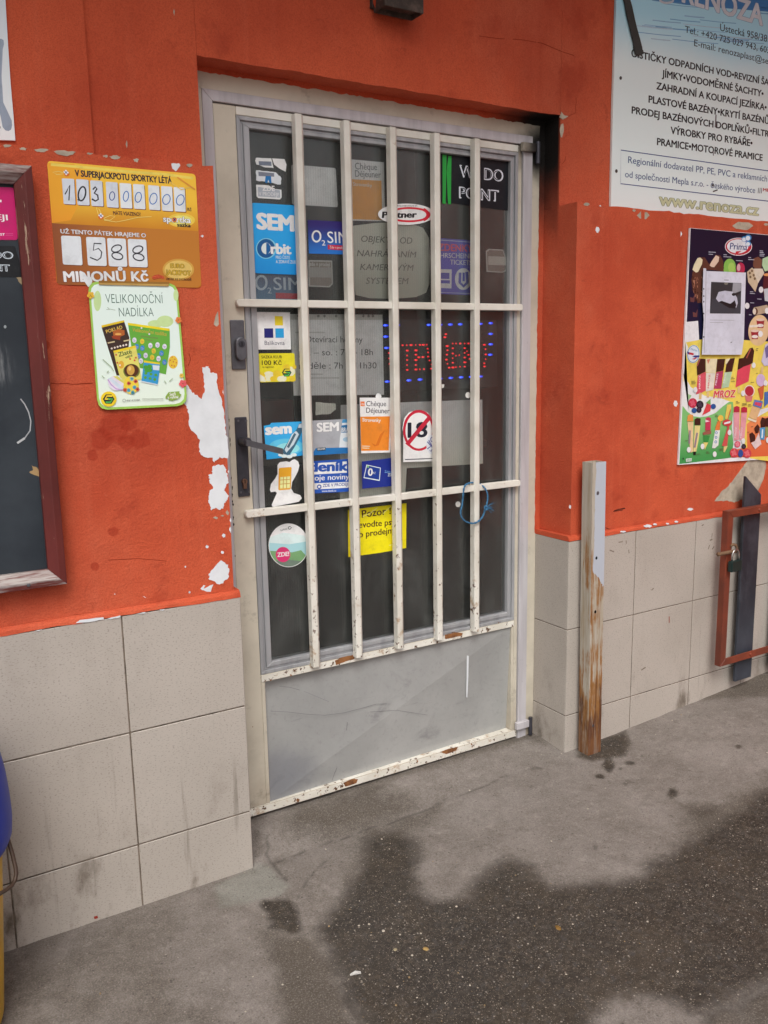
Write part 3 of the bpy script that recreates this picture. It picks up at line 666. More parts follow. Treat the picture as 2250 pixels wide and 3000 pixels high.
# chips along the tile edge on the left
for pts in ([(410, 232), (430, 215), (560, 200), (562, 212), (480, 226)], [(580, 208), (650, 190), (650, 200), (600, 210)], [(738, 182), (785, 172), (780, 180)], [(860, 160), (890, 156), (880, 164)], [(185, 274), (228, 265), (215, 272)], [(765, 785-700), (790, 795-700), (780, 788-700)]):
    peel(ZT, pts, -.0015 if pts[0][1] > 100 else .012, PEEL, n=3, amp=.0007)
for (a, b, rx, ry) in ((620, 75, 4, 3), (1022, 65, 5, 5)): peel(ZT, [(a-rx, b), (a, b-ry), (a+rx, b), (a, b+ry)], .012, PEEL, n=1)
# hairline cracks and scuffs in the paint
CRK = plain('crack_line', (140, 46, 26), .9, .1)  # dark orange lines drawn as hairline cracks
def mark(name, z, pts, hw, m, y=.012):
    s_ = Sheet(y-.0004, z, 0); s_.line(pts, hw, m); s_.build(name, parent=shop)
mark('crack', Z2, [(330, 712), (370, 718), (430, 714), (470, 722), (530, 716), (600, 714)], 2.2, CRK)
mark('crack', ZC, [(1362, 30), (1366, 90), (1358, 160), (1360, 240), (1300, 265), (1255, 290)], 3, CRK, .095)
mark('crack', ZC, [(1220, 845), (1210, 900), (1180, 935), (1168, 950)], 3, CRK, .095)
mark('crack', Z2, [(1225, 520), (1235, 560), (1220, 600)], 2, CRK); mark('crack', Z2, [(700, 1860), (900, 1850), (1080, 1866)], 1.6, CRK)
mark('crack', (1040, 0, 700/1659), [(860, 250), (1000, 268), (1150, 275), (1300, 300), (1440, 360), (1520, 385)], 2, CRK, .095)
SCF = plain('black_scuff', (96, 40, 28), .8, .2)
mark('scuff', Z9, [(580, 458), (610, 448), (655, 440)], 4, SCF); mark('scuff', Z9, [(575, 462), (640, 452)], 2.5, SCF)
mark('scuff', Z9, [(520, 572), (550, 584), (590, 586), (625, 580)], 2.5, SCF)
TSC = plain('tile_scuff', (136, 125, 113), .8, .2)
for pts, hw in (([(662, 660), (664, 682)], 3), ([(680, 722), (682, 748)], 2.5), ([(550, 725), (580, 738)], 4), ([(1235, 660), (1250, 650)], 5), ([(1232, 690), (1222, 720)], 3), ([(1262, 700), (1250, 720)], 3), ([(765, 1545), (795, 1525)], 4), ([(1250, 610), (1246, 640)], 2), ([(1180, 560), (1190, 550)], 4), ([(835, 1000), (850, 985)], 4), ([(610, 672), (640, 668)], 3)): mark('scuff', Z9, pts, hw, TSC, .0)
mark('scuff', Z9, [(956, 1178), (956, 1222)], 2.5, plain('red_drip', (150, 70, 50), .7, .2), .0)
mark('scuff', ZT, [(508, 1824), (528, 1818)], 7, plain('red_spot', (150, 56, 46), .7, .2), .0)
# masonry behind the tiles, tiles
mb = MB(); rows = [(-.25, .1685), (.1715, .4715), (.4745, .7725)]
mb.box(XL, .794, .0014, .30, -.3, .7735, GROUT); mb.box(1.9402, XR, .0014, .30, -.3, .7735, GROUT)
mb.build('wall_foot', shop)
mb = MB(); mbr = MB()
for z0, z1 in rows:
    e = .4915+.303
    for k in range(8):
        x1 = e-.303*k-.0015; mb.box(x1-.300, x1 if k else .7965, 0, .0055, z0, z1, TILE)
    xs = [1.938, 2.2485, 2.5570, 2.862, 3.165, 3.468, 3.771, 4.074, 4.377, 4.68]
    for k in range(len(xs)-1): mbr.box(xs[k]+(.0015 if k else 0), xs[k+1]-.0015, 0, .0055, z0, z1, TILE)
    mbr.box(1.9382, 1.9412, .0058, .166, z0, z1, TILE)
mb.build('tile_cladding', shop, bev=.0016, seg=1); mbr.build('tile_cladding', shop, bev=.0012, seg=1)
# band of beige masonry round the door casing, orange paint lapping on to it
mb = MB()
mb.box(.785, 1.956, .166, .30, 2.052, 2.1035, BEIGE); mb.box(.785, .8225, .166, .30, -.1, 2.0515, BEIGE); mb.box(1.9055, 1.956, .166, .30, -.1, 2.0515, BEIGE)
lap = [(x, .1652, 2.0905+.004*mnoise.noise((x*30, 0, 0))+.003*mnoise.noise((x*90, 4, 0))-.006*max(0, (x-1.2))) for x in np.arange(.80, 1.956, .008)]
mb.prism([(.80, .1652, 2.1036)]+lap+[(1.9555, .1652, 2.1036)], (0, .0005, 0), WALL)
lap = [(1.9345+.0025*mnoise.noise((z*25, 0, 0))+.0015*mnoise.noise((z*80, 4, 0)), .1650, z) for z in np.arange(.777, 2.10, .008)]
mb.prism([(1.9556, .1650, .777)]+lap+[(1.9556, .1650, 2.10)], (0, .0005, 0), WALL)
mb.build('casing_masonry', shop)
mb = MB()
mb.ring((.823, -.02, 1.905, 2.0515), (.850, -.02, 1.8685, 2.0245), .1635, .22, LILAC)
mb.build('door_casing', shop, bev=.0012, seg=1)
# the room behind the door
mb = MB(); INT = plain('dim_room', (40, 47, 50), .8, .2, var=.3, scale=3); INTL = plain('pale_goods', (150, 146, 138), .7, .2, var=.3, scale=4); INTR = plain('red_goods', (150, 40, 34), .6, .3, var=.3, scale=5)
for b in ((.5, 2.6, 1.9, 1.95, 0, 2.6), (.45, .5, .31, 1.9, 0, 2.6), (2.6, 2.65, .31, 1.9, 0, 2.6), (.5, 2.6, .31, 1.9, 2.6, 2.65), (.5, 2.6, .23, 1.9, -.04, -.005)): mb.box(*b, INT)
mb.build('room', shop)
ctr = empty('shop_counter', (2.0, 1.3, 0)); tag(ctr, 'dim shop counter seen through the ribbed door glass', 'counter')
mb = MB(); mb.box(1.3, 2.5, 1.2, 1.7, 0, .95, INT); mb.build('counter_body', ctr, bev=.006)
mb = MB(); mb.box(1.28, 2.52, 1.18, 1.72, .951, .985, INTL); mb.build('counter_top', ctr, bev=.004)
for x, wd, h, m, lb in ((1.42, .16, .22, INTR, 'red box at the near end of the counter inside'), (1.75, .2, .3, INTL, 'pale box on the middle of the counter inside')):
    mb = MB(); mb.box(x, x+wd, 1.3, 1.5, .986, .986+h, m); tag(mb.build('carton', bev=.004), lb, 'carton')
# unseen overhang added above the frame to shade the upper wall
mb = MB(); SHADEB = plain('grey_shade_board', (120, 112, 104), .8, .2)
mb.box(XL, XR, -.85, .09, 3.05, 3.15, SHADEB); mb.build('shade_overhang', shop)
mb = MB(); mb.box(4.15, 4.40, -4.2, -.002, -.2, 3.045, WALL); mb.build('shade_wall', shop)  # unseen wall added to shade the right side and tint the glass reflections

# ================================================================== DOOR
door = empty('metal_door', (1.38, .185, .05)); tag(door, 'cream metal door with ribbed glass, a bar grille and a grey kick panel', 'door', kind='thing')
DY = .17
mb = MB()
mb.box(.8525, .9135, DY, .205, .078, 2.0225, BEIGE); mb.box(.914, .926, DY+.0005, .205, .078, .4565, BEIGE)
mb.box(1.8525, 1.8665, DY, .205, .078, 2.0225, BEIGE); mb.box(1.8425, 1.852, DY+.0005, .205, .078, .4565, BEIGE)
mb.box(.914, 1.852, DY, .205, 2.0005, 2.0225, BARM); mb.box(.914, 1.852, DY-.001, .205, .457, .4795, BARM)
mb.box(.8525, 1.8665, DY-.003, .205, .052, .0775, BARM)
ZD = (650, 1700, 1000/1659)
mb2 = mb
def rustp(pts, y):
    mb = MB(); PN[0] += 1; q = jag([P(ZD[0]+a*ZD[2], ZD[1]+b*ZD[2], y) for a, b in pts], .0012, 4, PN[0]); mb.prism(q, (0, .0004, 0), RUST); mb.build('rust_patch', door)
mb.build('door_leaf', door, bev=.0015, seg=1)
mb = MB()
rustp([(550, 390), (580, 375), (640, 362), (645, 382), (600, 395), (555, 412)], DY-.0015)
rustp([(1082, 262), (1130, 250), (1172, 258), (1165, 270), (1100, 284), (1085, 285)], DY-.0015)
rustp([(590, 985), (640, 965), (662, 968), (655, 985), (600, 1003)], DY-.0035)
rustp([(1060, 835), (1100, 820), (1148, 808), (1140, 828), (1090, 845)], DY-.0035)
for (a, b, r) in ((335, 462, 5), (238, 485, 4), (370, 1068, 9), (950, 880, 5), (1345, 206, 4), (1215, 798, 5), (150, 712, 2), (480, 1022, 4)):
    rustp([(a-r, b), (a, b-r), (a+r, b), (a, b+r)], DY-.0015 if b < 600 else DY-.0035)
# spots of missing paint on the casing edge beside the lock
mb = MB()
o_, i_ = (.914, .480, 1.852, 2.000), None
mb.ring((.9142, .4802, 1.8518, 1.9998), (.9250, .4910, 1.8410, 1.9890), DY-.0015, .205, ALU)
mb.ring((.9252, .4912, 1.8408, 1.9888), (.9330, .4985, 1.8335, 1.9815), DY+.005, .205, ALU)
mb.ring((.9332, .4987, 1.8333, 1.9813), (.9500, .5120, 1.8235, 1.9720), DY+.001, .205, ALU)
mb.build('glazing_frame', door, bev=.0012, seg=1)
mb = MB(); mb.box(.948, 1.826, DY+.016, DY+.019, .510, 1.974, GLASS); mb.build('glass_pane', door)
GY = DY+.016
# kick panel with its faint pressed diagonal
mb = MB(); a, b, c, d = (.9265, .0780), (1.842, .0780), (1.842, .4567), (.9265, .4567)
yk = DY+.0075
vs = [(a[0], yk-.0005, a[1]), (b[0], yk+.020, b[1]), (c[0], yk-.0005, c[1]), (d[0], yk+.020, d[1])]
mb.add(vs, [(0, 1, 2), (0, 2, 3)], KICK)
q = [P(ZD[0]+x*ZD[2], ZD[1]+y*ZD[2], yk-.0006) for x, y in ((1191, 365), (1200, 368), (1198, 470), (1193, 570), (1188, 568), (1189, 470))]
mb.add(q, [tuple(range(6))], PEEL)
kp = mb.build('kick_panel', door)
def scratch(pts, hw, m, y):
    s_ = Sheet(y, ZD, 0); s_.line(pts, hw*.7, m); s_.build('scratch', parent=kp)
SCR = plain('scratched_steel', (128, 127, 130), .6, .3)
scratch([(240, 636), (320, 640), (420, 652), (500, 656), (590, 645), (680, 622), (750, 602), (800, 600)], 1.3, SCR, yk-.0008)
scratch([(280, 515), (330, 520), (380, 534)], 1.4, SCR, yk-.0008); scratch([(720, 640), (850, 632), (1000, 655)], 1, SCR, yk-.0008)
scratch([(560, 910), (545, 945), (535, 975)], 1.6, SCR, yk-.0008); scratch([(610, 690), (606, 730)], 1.6, SCR, yk-.0008); scratch([(400, 540), (520, 590)], .8, SCR, yk-.0008)
# grille
BY = .145
mb = MB(); mb.prism([(-.0135, .0245, 0), (-.0135, .002, 0), (-.0118, 0, 0), (.0045, 0, 0), (.0135, .0095, 0), (.0135, .0245, 0)], (0, 0, 1.541), BARM)
bar = mb.build('grille_bar', door, bev=.0012, seg=2, base=Vector((0, 0, 0)))
bx = [1.0845, 1.2310, 1.3795, 1.5305, 1.6775]
for k, x in enumerate(bx):
    o = bar if k == 0 else bar.copy()
    if k: COL.objects.link(o)
    o.parent = door; o.location = Vector((x, BY, .4765))-Vector(door['_base'])
mb = MB(); pts = []
n = 10; L = .975
def pill(x0, x1, z0, z1):
    r = (z1-z0)/2; o = []
    for cx, a0 in ((x1-r*.6, -90), (x0+r*.6, 90)):
        for k in range(7):
            t = R_(a0+180*k/6); o.append((cx+r*.6*math.cos(t), 0, (z0+z1)/2+r*math.sin(t)))
    return o
mb.prism(pill(0, L, 0, .0205), (0, .0195, 0), BARM)
cb = mb.build('cross_bar', door, bev=.0015, seg=1, base=Vector((0, 0, 0)))
for k, (x, z, rx) in enumerate(((.8855, 1.5165, 0), (.8830, .9475, 0))):
    o = cb if k == 0 else cb.copy()
    if k: COL.objects.link(o)
    o.parent = door; o.location = Vector((x, .1495, z))-Vector(door['_base'])
# handle and locks
def plate(name, px0, py0, px1, py1, m, y0=.164):
    a, b = P(px0, py0, y0), P(px1, py1, y0); mb = MB(); mb.box(a.x, b.x, y0, DY-.0003, b.z, a.z, m); return mb.build(name, door, bev=.0025), a, b
hp, a, b = plate('handle_plate', 688, 1223, 734, 1453, DSTEEL)
cx = (a.x+b.x)/2; hz = P(703, 1293, .16).z
mb = MB(); mb.lathe([(.0001, 0), (.0125, 0), (.0125, .040), (.010, .046), (.0001, .046)], (0, 0, 0), DSTEEL, 20)
for v in mb.v: v.x, v.y, v.z = cx+v.x, .164-v.z, hz+v.y
t = P(827, 1321, .118)
mb.prism([(cx-.008, .112, hz+.0085), (t.x, .112, t.z+.007), (t.x, .112, t.z-.010), (cx-.008, .112, hz-.0085)], (0, .013, 0), STEEL)
mb.build('handle', hp, bev=.0012)
kz = P(720, 1410, .16).z
mb = MB(); pr = [(cx+.0075*math.cos(R_(t)), .1555, kz+.0075*math.sin(R_(t))) for t in range(-50, 231, 20)]+[(cx-.0045, .1555, kz-.020), (cx+.0045, .1555, kz-.020)]
mb.prism(pr, (0, .008, 0), plain('brass_brown', (112, 82, 66), .45, .5, .5)); mb.box(cx-.0008, cx+.0008, .1550, .156, kz-.005, kz+.005, BLACKM); mb.build('lock_cylinder', hp)
for px, py in ((698, 1233), (722, 1233), (706, 1443), (730, 1441)):
    s_ = P(px, py, .1635); mb = MB(); mb.lathe([(.0001, 0), (.0032, 0), (.0026, .001), (.0001, .0012)], (0, 0, 0), STEEL, 12)
    for v in mb.v: v.x, v.y, v.z = s_.x+v.x, .1639-v.z, s_.z+v.y
    mb.build('screw', hp)
lp, a, b = plate('lock_plate', 674, 937, 722, 1082, STEEL)
lx, lz = (a.x+b.x)/2+.004, P(702, 1018, .16).z
mb = MB(); pr = []
for cz, a0 in ((.012, 0), (-.020, 180)):
    for k in range(9):
        t_ = R_(a0+180*k/8); pr.append((lx+.0155*math.cos(t_), .150, lz+cz+.0155*math.sin(t_)))
mb.prism(pr, (0, .0135, 0), STEEL); mb.build('lock_boss', lp, bev=.003)
mb = MB(); mb.lathe([(.0001, 0), (.0085, 0), (.0085, .002), (.0001, .002)], (0, 0, 0), DSTEEL, 20)
for v in mb.v: v.x, v.y, v.z = lx+v.x, .1497-v.z, lz+.009+v.y
mb.box(lx-.0011, lx+.0011, .1474, .1484, lz+.004, lz+.014, BLACKM); mb.build('lock_cylinder', lp)
for zt, m, nm in ((P(1550, 432, .155).z, BEIGE, 'h'), (P(1533, 2122, .155).z, LILAC, 'h')):
    mb = MB(); mb.box(1.853, 1.908, .148, .1625, zt-.013, zt+.013, m); hg = mb.build('hinge', door, bev=.002)
    mb = MB(); mb.lathe([(.0001, -.045), (.007, -.045), (.007, .02), (.0001, .02)], (1.917, .153, zt), DSTEEL, 16); mb.build('hinge_pin', hg)
mb = MB()
for (a, b, rx, ry) in ((437, 1108, 14, 24), (448, 1165, 5, 12), (452, 1195, 8, 12), (450, 1318, 11, 20), (456, 1380, 9, 14), (441, 1350, 5, 7), (470, 1672, 6, 6), (445, 1040, 5, 20), (435, 950, 3, 14), (462, 1780, 4, 5), (424, 595, 3, 24), (420, 480, 3, 26), (415, 415, 3, 18), (426, 640, 3, 20)):
    q = [P(ZW[0]+(a+u)*ZW[2], ZW[1]+(b+v)*ZW[2], DY-.0005) for u, v in ((-rx, 0), (-rx*.3, -ry), (rx, -ry*.4), (rx*.6, ry*.8), (-rx*.4, ry))]
    mb = MB(); mb.prism(jag(q, .0006, 2, a+b), (0, .0003, 0), BLACKM); mb.build('paint_chip', door)
# ================================================================== PAPER ON THE LEFT WALL
WH = (226, 232, 240); INKC = (38, 26, 48)
YW = .0105
# --- lottery poster
ZA = (120, 460, 480/1659)
s = Sheet(YW, ZA)
out = rq([(62, 38), (1565, 172), (1625, 1325), (160, 1290)], .035)
s.base(out, grad((186, 108, 22), (232, 186, 60), 1.66, 1.78), .0008)
s.poly([(112, 670), (1592, 750), (1612, 1100), (1622, 1290), (1585, 1322), (210, 1293), (165, 1275), (135, 950)], grad((128, 66, 44), (182, 116, 44), .37, .67, 0))
s.poly([(66, 60), (330, 70), (520, 210), (300, 640), (112, 668)], grad((214, 110, 34), (226, 160, 44), 1.60, 1.76))
s.line([(100, 75), (500, 110), (900, 150), (1250, 175), (1540, 215)], 14, (236, 208, 96))
s.ell(1420, 640, 140, 70, (238, 200, 76)); s.ell(1420, 640, 105, 50, (244, 224, 120))
s.text('V SUPERJACKPOTU SPORTKY LÉTÁ', (348, 193), (1326, 270), 66, INKC, .045)
cells = [((210,215),(335,222),(350,482),(230,475)), ((355,222),(480,232),(493,490),(370,485)), ((498,235),(620,243),(633,500),(512,495)), ((655,250),(775,258),(788,515),(668,507)), ((795,262),(912,270),(925,522),(808,515)), ((932,272),(1045,280),(1058,530),(943,523)), ((1083,283),(1196,293),(1208,540),(1096,533)), ((1215,293),(1328,302),(1338,550),(1226,543)), ((1343,302),(1456,312),(1466,557),(1355,550)),
         ((202,795),(403,803),(422,1097),(222,1088)), ((455,808),(650,815),(668,1105),(475,1098)), ((668,820),(858,827),(875,1112),(688,1106)), ((878,828),(1065,836),(1082,1118),(892,1112))]
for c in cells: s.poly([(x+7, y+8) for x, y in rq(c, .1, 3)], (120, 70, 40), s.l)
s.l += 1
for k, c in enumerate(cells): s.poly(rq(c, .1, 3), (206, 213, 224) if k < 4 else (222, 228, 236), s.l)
PEN = (42, 42, 50); BLU = (40, 108, 186)
s.line([(243, 378), (262, 345), (292, 285), (286, 380), (283, 440)], 6, PEN)
s.arc(415, 372, 36, 72, 8, PEN, 0, 372, .18); s.line([(380, 450), (372, 425)], 4, PEN)
s.line([(525, 330), (550, 303), (566, 322), (540, 366), (574, 386), (580, 430), (550, 446), (515, 424)], 8, PEN)
for k, (x, y, a, b) in enumerate([(720,395,26,43), (860,398,26,51), (985,408,31,51), (1138,422,36,56), (1270,430,37,51), (1410,435,38,54)]):
    s.arc(x, y, a, b, 4.5, (44, 68, 140) if k == 0 else BLU, 0, 368, .1+.04*k)
s.line([(612, 878), (538, 874), (530, 945), (582, 926), (615, 962), (606, 1020), (570, 1046), (495, 1016)], 6, PEN)
for cx, cy in ((765, 965), (980, 975)):
    s.arc(cx, cy-38, 52, 34, 6, PEN, 20, 380, -.35); s.arc(cx+8, cy+38, 56, 34, 6, PEN, 0, 360, .25)
s.text('Kč', (1484, 545), (1523, 549), 34, INKC, .03)
s.text('MÁTE VSAZENO?', (732, 583), (1008, 598), 38, (70, 36, 40), .025)
for q, b in (([(225, 150), (252, 128), (282, 160), (255, 186)], (262, 172)), ([(578, 590), (604, 566), (634, 598), (606, 622)], (606, 608))):
    s.ell(b[0], b[1], 27, 24, (214, 110, 40)); s.poly(q, (236, 232, 232)); c = [((q[0][0]+q[1][0])/2, (q[0][1]+q[1][1])/2), ((q[2][0]+q[3][0])/2, (q[2][1]+q[3][1])/2)]
    s.line(c, 3, (40, 40, 110)); s.line([((q[1][0]+q[2][0])/2, (q[1][1]+q[2][1])/2), ((q[0][0]+q[3][0])/2, (q[0][1]+q[3][1])/2)], 3, (40, 40, 110))
for l in ([(222, 160), (180, 145), (120, 155), (160, 178), (222, 172)], [(580, 580), (560, 510), (590, 530), (606, 572)], [(636, 622), (700, 592), (750, 604), (700, 640), (640, 634)], [(640, 640), (760, 658), (860, 640), (980, 612), (1120, 604)]): s.line(l, 3, (240, 214, 120))
s.text('sportka', (1240, 655), (1515, 668), 62, (232, 232, 238), .03, 0, out=(.035, (40, 34, 60)))
s.ell(1350, 635, 26, 26, (222, 130, 40)); s.line([(1338, 620), (1362, 648)], 4, (40, 40, 110)); s.line([(1362, 620), (1340, 650)], 4, (40, 40, 110))
s.text('sazka', (1380, 703), (1515, 711), 40, (40, 30, 40), .03)
s.text('UŽ TENTO PÁTEK HRAJEME O', (200, 772), (1062, 814), 44, (226, 222, 224), .03, 0, out=(.03, (86, 44, 34)))
s.text('MILIONŮ Kč', (238, 1262), (1086, 1258), 108, (226, 226, 228), .04, 0, out=(.02, (90, 50, 36)))
s.poly([(395, 1150), (440, 1172), (470, 1215), (505, 1215), (520, 1255), (500, 1312), (478, 1316), (440, 1262), (410, 1210)], (222, 226, 230))
s.ell(1390, 1140, 160, 110, (206, 158, 70)); s.ell(1390, 1140, 140, 92, (222, 190, 104))
s.text('EURO', (1312, 1122), (1450, 1126), 45, (206, 170, 50), .03, 0, out=(.05, (50, 30, 16)))
s.text('JACKPOT', (1265, 1190), (1516, 1200), 50, (206, 170, 50), .03, 0, out=(.05, (50, 30, 16)))
s.text('LÍSTEK KE SVOBODĚ', (1268, 1244), (1522, 1251), 20, (60, 30, 22), .03)
s.poly([(1120, 1218), (1150, 1195), (1190, 1188), (1240, 1206), (1250, 1235), (1200, 1228), (1140, 1240)], WALL)
s.line([(1300, 250), (1420, 330), (1540, 300)], 5, (236, 200, 96)); s.line([(1380, 205), (1560, 330)], 7, (226, 150, 60))
s.build('poster', 'orange and brown lottery poster with handwritten 103 000 000', 'poster')
# --- Easter poster
ZB = (250, 820, 310/1659)
s = Sheet(.0045, ZB)
out = [(50, 170), (62, 98), (108, 46), (170, 28), (700, 40), (1340, 58), (1400, 88), (1440, 150), (1452, 240), (1520, 1000), (1590, 1810), (1578, 1900), (1522, 1955), (1440, 1980), (900, 2008), (345, 2035), (262, 2016), (212, 1966), (186, 1880), (115, 1000)]
s.base(out, (158, 202, 92), .0012)
cx, cy = 815, 1030
inn = [(cx+(x-cx)*.955, cy+(y-cy)*.965) for x, y in out]
s.poly(inn, grad((222, 234, 214), (216, 232, 226), 1.2, 1.5))
for x, y, a, b in ((190, 330, 60, 160), (1250, 1000-350, 130, 90), (1420, 240, 40, 90), (1100, 690, 120, 60)): s.ell(x, y, a, b, (196, 222, 158))
DG = (44, 92, 78)
s.text('VELIKONOČNÍ', (318, 362), (1222, 368), 150, DG, -.012)
s.text('NADÍLKA', (530, 574), (1075, 572), 148, DG, -.012)
s.line([(470, 475), (400, 460), (330, 465)], 4, (150, 170, 150)); s.line([(380, 460), (345, 430)], 4, (150, 170, 150))
s.ell(1375, 1290, 76, 102, (226, 190, 60))
for a, b in ((1360, 1210), (1405, 1245), (1330, 1260), (1380, 1285), (1425, 1300), (1355, 1340), (1395, 1350)): s.ell(a, b, 10, 10, (190, 90, 60))
s.poly([(255, 745), (610, 655), (690, 905), (680, 1040), (560, 1500), (490, 1500)], (62, 44, 38)); s.poly([(250, 715), (605, 632), (614, 660), (258, 748)], (228, 196, 40))
s.text('POKLAD', (335, 838), (585, 762), 56, (222, 186, 84), .02)
s.poly([(430, 810), (520, 770), (612, 790), (616, 860), (545, 890), (440, 880)], (176, 96, 44)); s.poly([(410, 880), (550, 872), (545, 945), (430, 920)], (150, 62, 34)); s.ell(515, 850, 50, 18, (226, 170, 90))
for a, b in ((350, 990), (600, 960)): s.line([(a, b), (a+110, b-22)], 10, (206, 190, 150))
for a, b in ((413, 1075), (460, 1062), (505, 1050), (548, 1038), (595, 1028), (640, 1018)): s.ell(a, b, 16, 16, (226, 214, 206), 12)
s.poly([(668, 690), (1322, 790), (1326, 1050), (1262, 1482), (820, 1370), (720, 1040)], grad((150, 190, 84), (98, 164, 62), 1.27, 1.36)); s.poly([(666, 672), (1318, 765), (1321, 802), (668, 708)], (232, 212, 40))
s.text('Velikonoční nadílka', (735, 805), (1272, 880), 62, (206, 160, 66), .0)
s.line([(870, 880), (1000, 900), (1140, 915)], 10, (110, 140, 70)); s.line([(940, 935), (1060, 955)], 8, (110, 140, 70))
EG = {'w': (220, 216, 230), 'y': (216, 196, 60), 'b': (56, 136, 200)}
for a, b, k in ((768,945,'w'), (890,965,'y'), (1018,1030,'w'), (1130,1020,'w'), (1240,1045,'w'), (893,1070,'b'), (805,1045,'b'), (1070,1115,'y'), (1192,1150,'b'), (835,1190,'b'), (943,1185,'w'), (1045,1215,'y'), (1145,1235,'w'), (870,1270,'w'), (1238,1290,'b'), (1000, 850, 'w'), (878, 755, 'w')):
    s.ell(a, b, 34 if b > 900 else 14, 43 if b > 900 else 15, EG[k], 14)
    if b > 900: s.line([(a-20, b-8), (a+20, b+6)], 6, (150, 150, 190) if k != 'y' else (200, 150, 60)); s.line([(a-14, b+18), (a+16, b+24)], 5, (150, 150, 190) if k != 'y' else (200, 150, 60))
s.poly([(440, 1120), (788, 1035), (830, 1250), (880, 1560), (560, 1600), (480, 1300)], (222, 214, 110)); s.poly([(436, 1112), (785, 1028), (792, 1062), (444, 1146)], (234, 204, 40))
s.text('Zlaté', (525, 1205), (730, 1150), 70, (60, 92, 40), .02); s.text('vejce', (630, 1238), (738, 1196), 46, (60, 92, 40), .02)
for a, b in ((480, 1175), (790, 1220), (770, 1262), (700, 1240), (500, 1300), (545, 1330)): s.ell(a, b, 16, 16, (204, 92, 60), 7)
s.ell(560, 1330, 44, 60, (222, 170, 60)); s.ell(540, 1338, 14, 14, (236, 226, 220), 10)
s.ell(722, 1430, 130, 112, (110, 120, 56)); s.ell(720, 1420, 112, 102, (84, 46, 28)); s.ell(708, 1415, 62, 78, (206, 160, 74)); s.ell(692, 1390, 22, 34, (228, 192, 120))
s.poly([(915, 1290), (1165, 1320), (1155, 1480), (1130, 1652), (875, 1597)], (56, 152, 206)); s.poly([(918, 1262), (1166, 1300), (1164, 1326), (914, 1294)], (226, 206, 40)); s.poly([(876, 1582), (1132, 1636), (1130, 1652), (874, 1598)], (214, 224, 230))
for a, b in ((945, 1370), (1005, 1360), (960, 1420), (1010, 1415)): s.ell(a, b, 38, 34, (74, 158, 56), 12)
s.poly([(1050, 1335), (1160, 1345), (1155, 1420), (1060, 1410)], (214, 226, 236))
for a, b in ((945, 1465), (1025, 1478), (1100, 1490), (938, 1530), (1012, 1545), (1085, 1560)): s.ell(a, b, 25, 23, (86, 160, 60), 8)
s.ell(475, 1620, 128, 112, (226, 220, 234), 24, .55); s.poly([(350, 1545), (400, 1530), (600, 1690), (560, 1735)], (206, 220, 236)); s.poly([(430, 1512), (500, 1506), (600, 1590), (604, 1630)], (220, 214, 110)); s.line([(350, 1560), (400, 1640), (480, 1710), (580, 1725)], 9, (196, 160, 214))
s.ell(715, 1648, 120, 142, (232, 208, 70))
for a, b, c in ((680, 1622, (206, 70, 76)), (785, 1590, (206, 70, 76)), (675, 1730, (70, 160, 190)), (768, 1685, (70, 160, 190)), (725, 1550, (120, 180, 190)), (740, 1765, (70, 150, 170)), (620, 1725, (200, 80, 60)), (812, 1715, (200, 80, 60))):
    for k in range(4): s.line([(a-34*math.cos(k*.785), b-34*math.sin(k*.785)), (a+34*math.cos(k*.785), b+34*math.sin(k*.785))], 7, c, s.l)
    s.l += 1
for pl in ([(270, 1245), (330, 1300), (400, 1360), (440, 1430)], [(1235, 1580), (1262, 1620)], [(1310, 1590), (1365, 1545)], [(255, 1500), (295, 1540)], [(335, 1455), (360, 1425)]): s.line(pl, 7, (176, 194, 166))
def hexlogo(s, cx, cy, r, disc=True):
    if disc: s.ell(cx, cy, r*1.35, r*1.3, (238, 204, 40))
    s.poly([(cx+r*math.cos(R_(60*k)), cy+r*.92*math.sin(R_(60*k))) for k in range(6)], (34, 40, 44))
    s.line([(cx+r*.62, cy-r*.52), (cx-r*.28, cy-r*.52), (cx-r*.62, cy), (cx+r*.2, cy)], r*.15, (238, 206, 50))
    s.line([(cx-r*.5, cy+r*.55), (cx+r*.3, cy+r*.55), (cx+r*.66, cy), (cx-r*.1, cy-r*.02)], r*.15, (76, 170, 80))
hexlogo(s, 362, 1868, 92)
s.arc(604, 1890, 22, 22, 3, (120, 124, 120)); s.text('HRAJ S ROZUMEM', (640, 1902), (852, 1893), 24, (110, 112, 108), .02)
for k in (0, 16): s.line([(890, 1862+k*1.4), (1070-(k*3), 1860+k*1.4), (1220, 1860+k*1.4)], 3, (170, 178, 166))
s.poly([(1250, 1830), (1300, 1760), (1470, 1745), (1470, 1775), (1502, 1800), (1460, 1860), (1360, 1895), (1300, 1885), (1310, 1862), (1255, 1860)], (140, 172, 74))
s.text('Setři', (1318, 1815), (1412, 1812), 50, (238, 240, 230), .03); s.text('a vyhraj', (1290, 1862), (1452, 1850), 44, (238, 240, 230), .03)
for x, y, r, c in ((80, 240, 60, (238, 186, 60)), (1455, 630, 54, (234, 134, 70)), (1505, 1500, 38, (236, 194, 80)), (1525, 1625, 66, (226, 96, 104))):
    L = s.l
    for k in range(5): s.ell(x+r*.55*math.cos(k*1.257+.4), y+r*.55*math.sin(k*1.257+.4), r*.42, r*.42, c, 12, lvl=L+1)
    s.ell(x, y, r*.3, r*.3, c, 12, lvl=L+1.3); s.ell(x, y, r*.14, r*.14, (120, 80, 50), 8, lvl=L+1.6); s.l = L+2
s.poly([(205, 15), (1310, 35), (1302, 102), (210, 76)], (150, 108, 46)); s.poly([(208, 48), (1304, 68), (1302, 102), (210, 76)], (186, 150, 84))
s.build('poster', 'pale green Easter poster with rounded corners and painted eggs', 'poster')
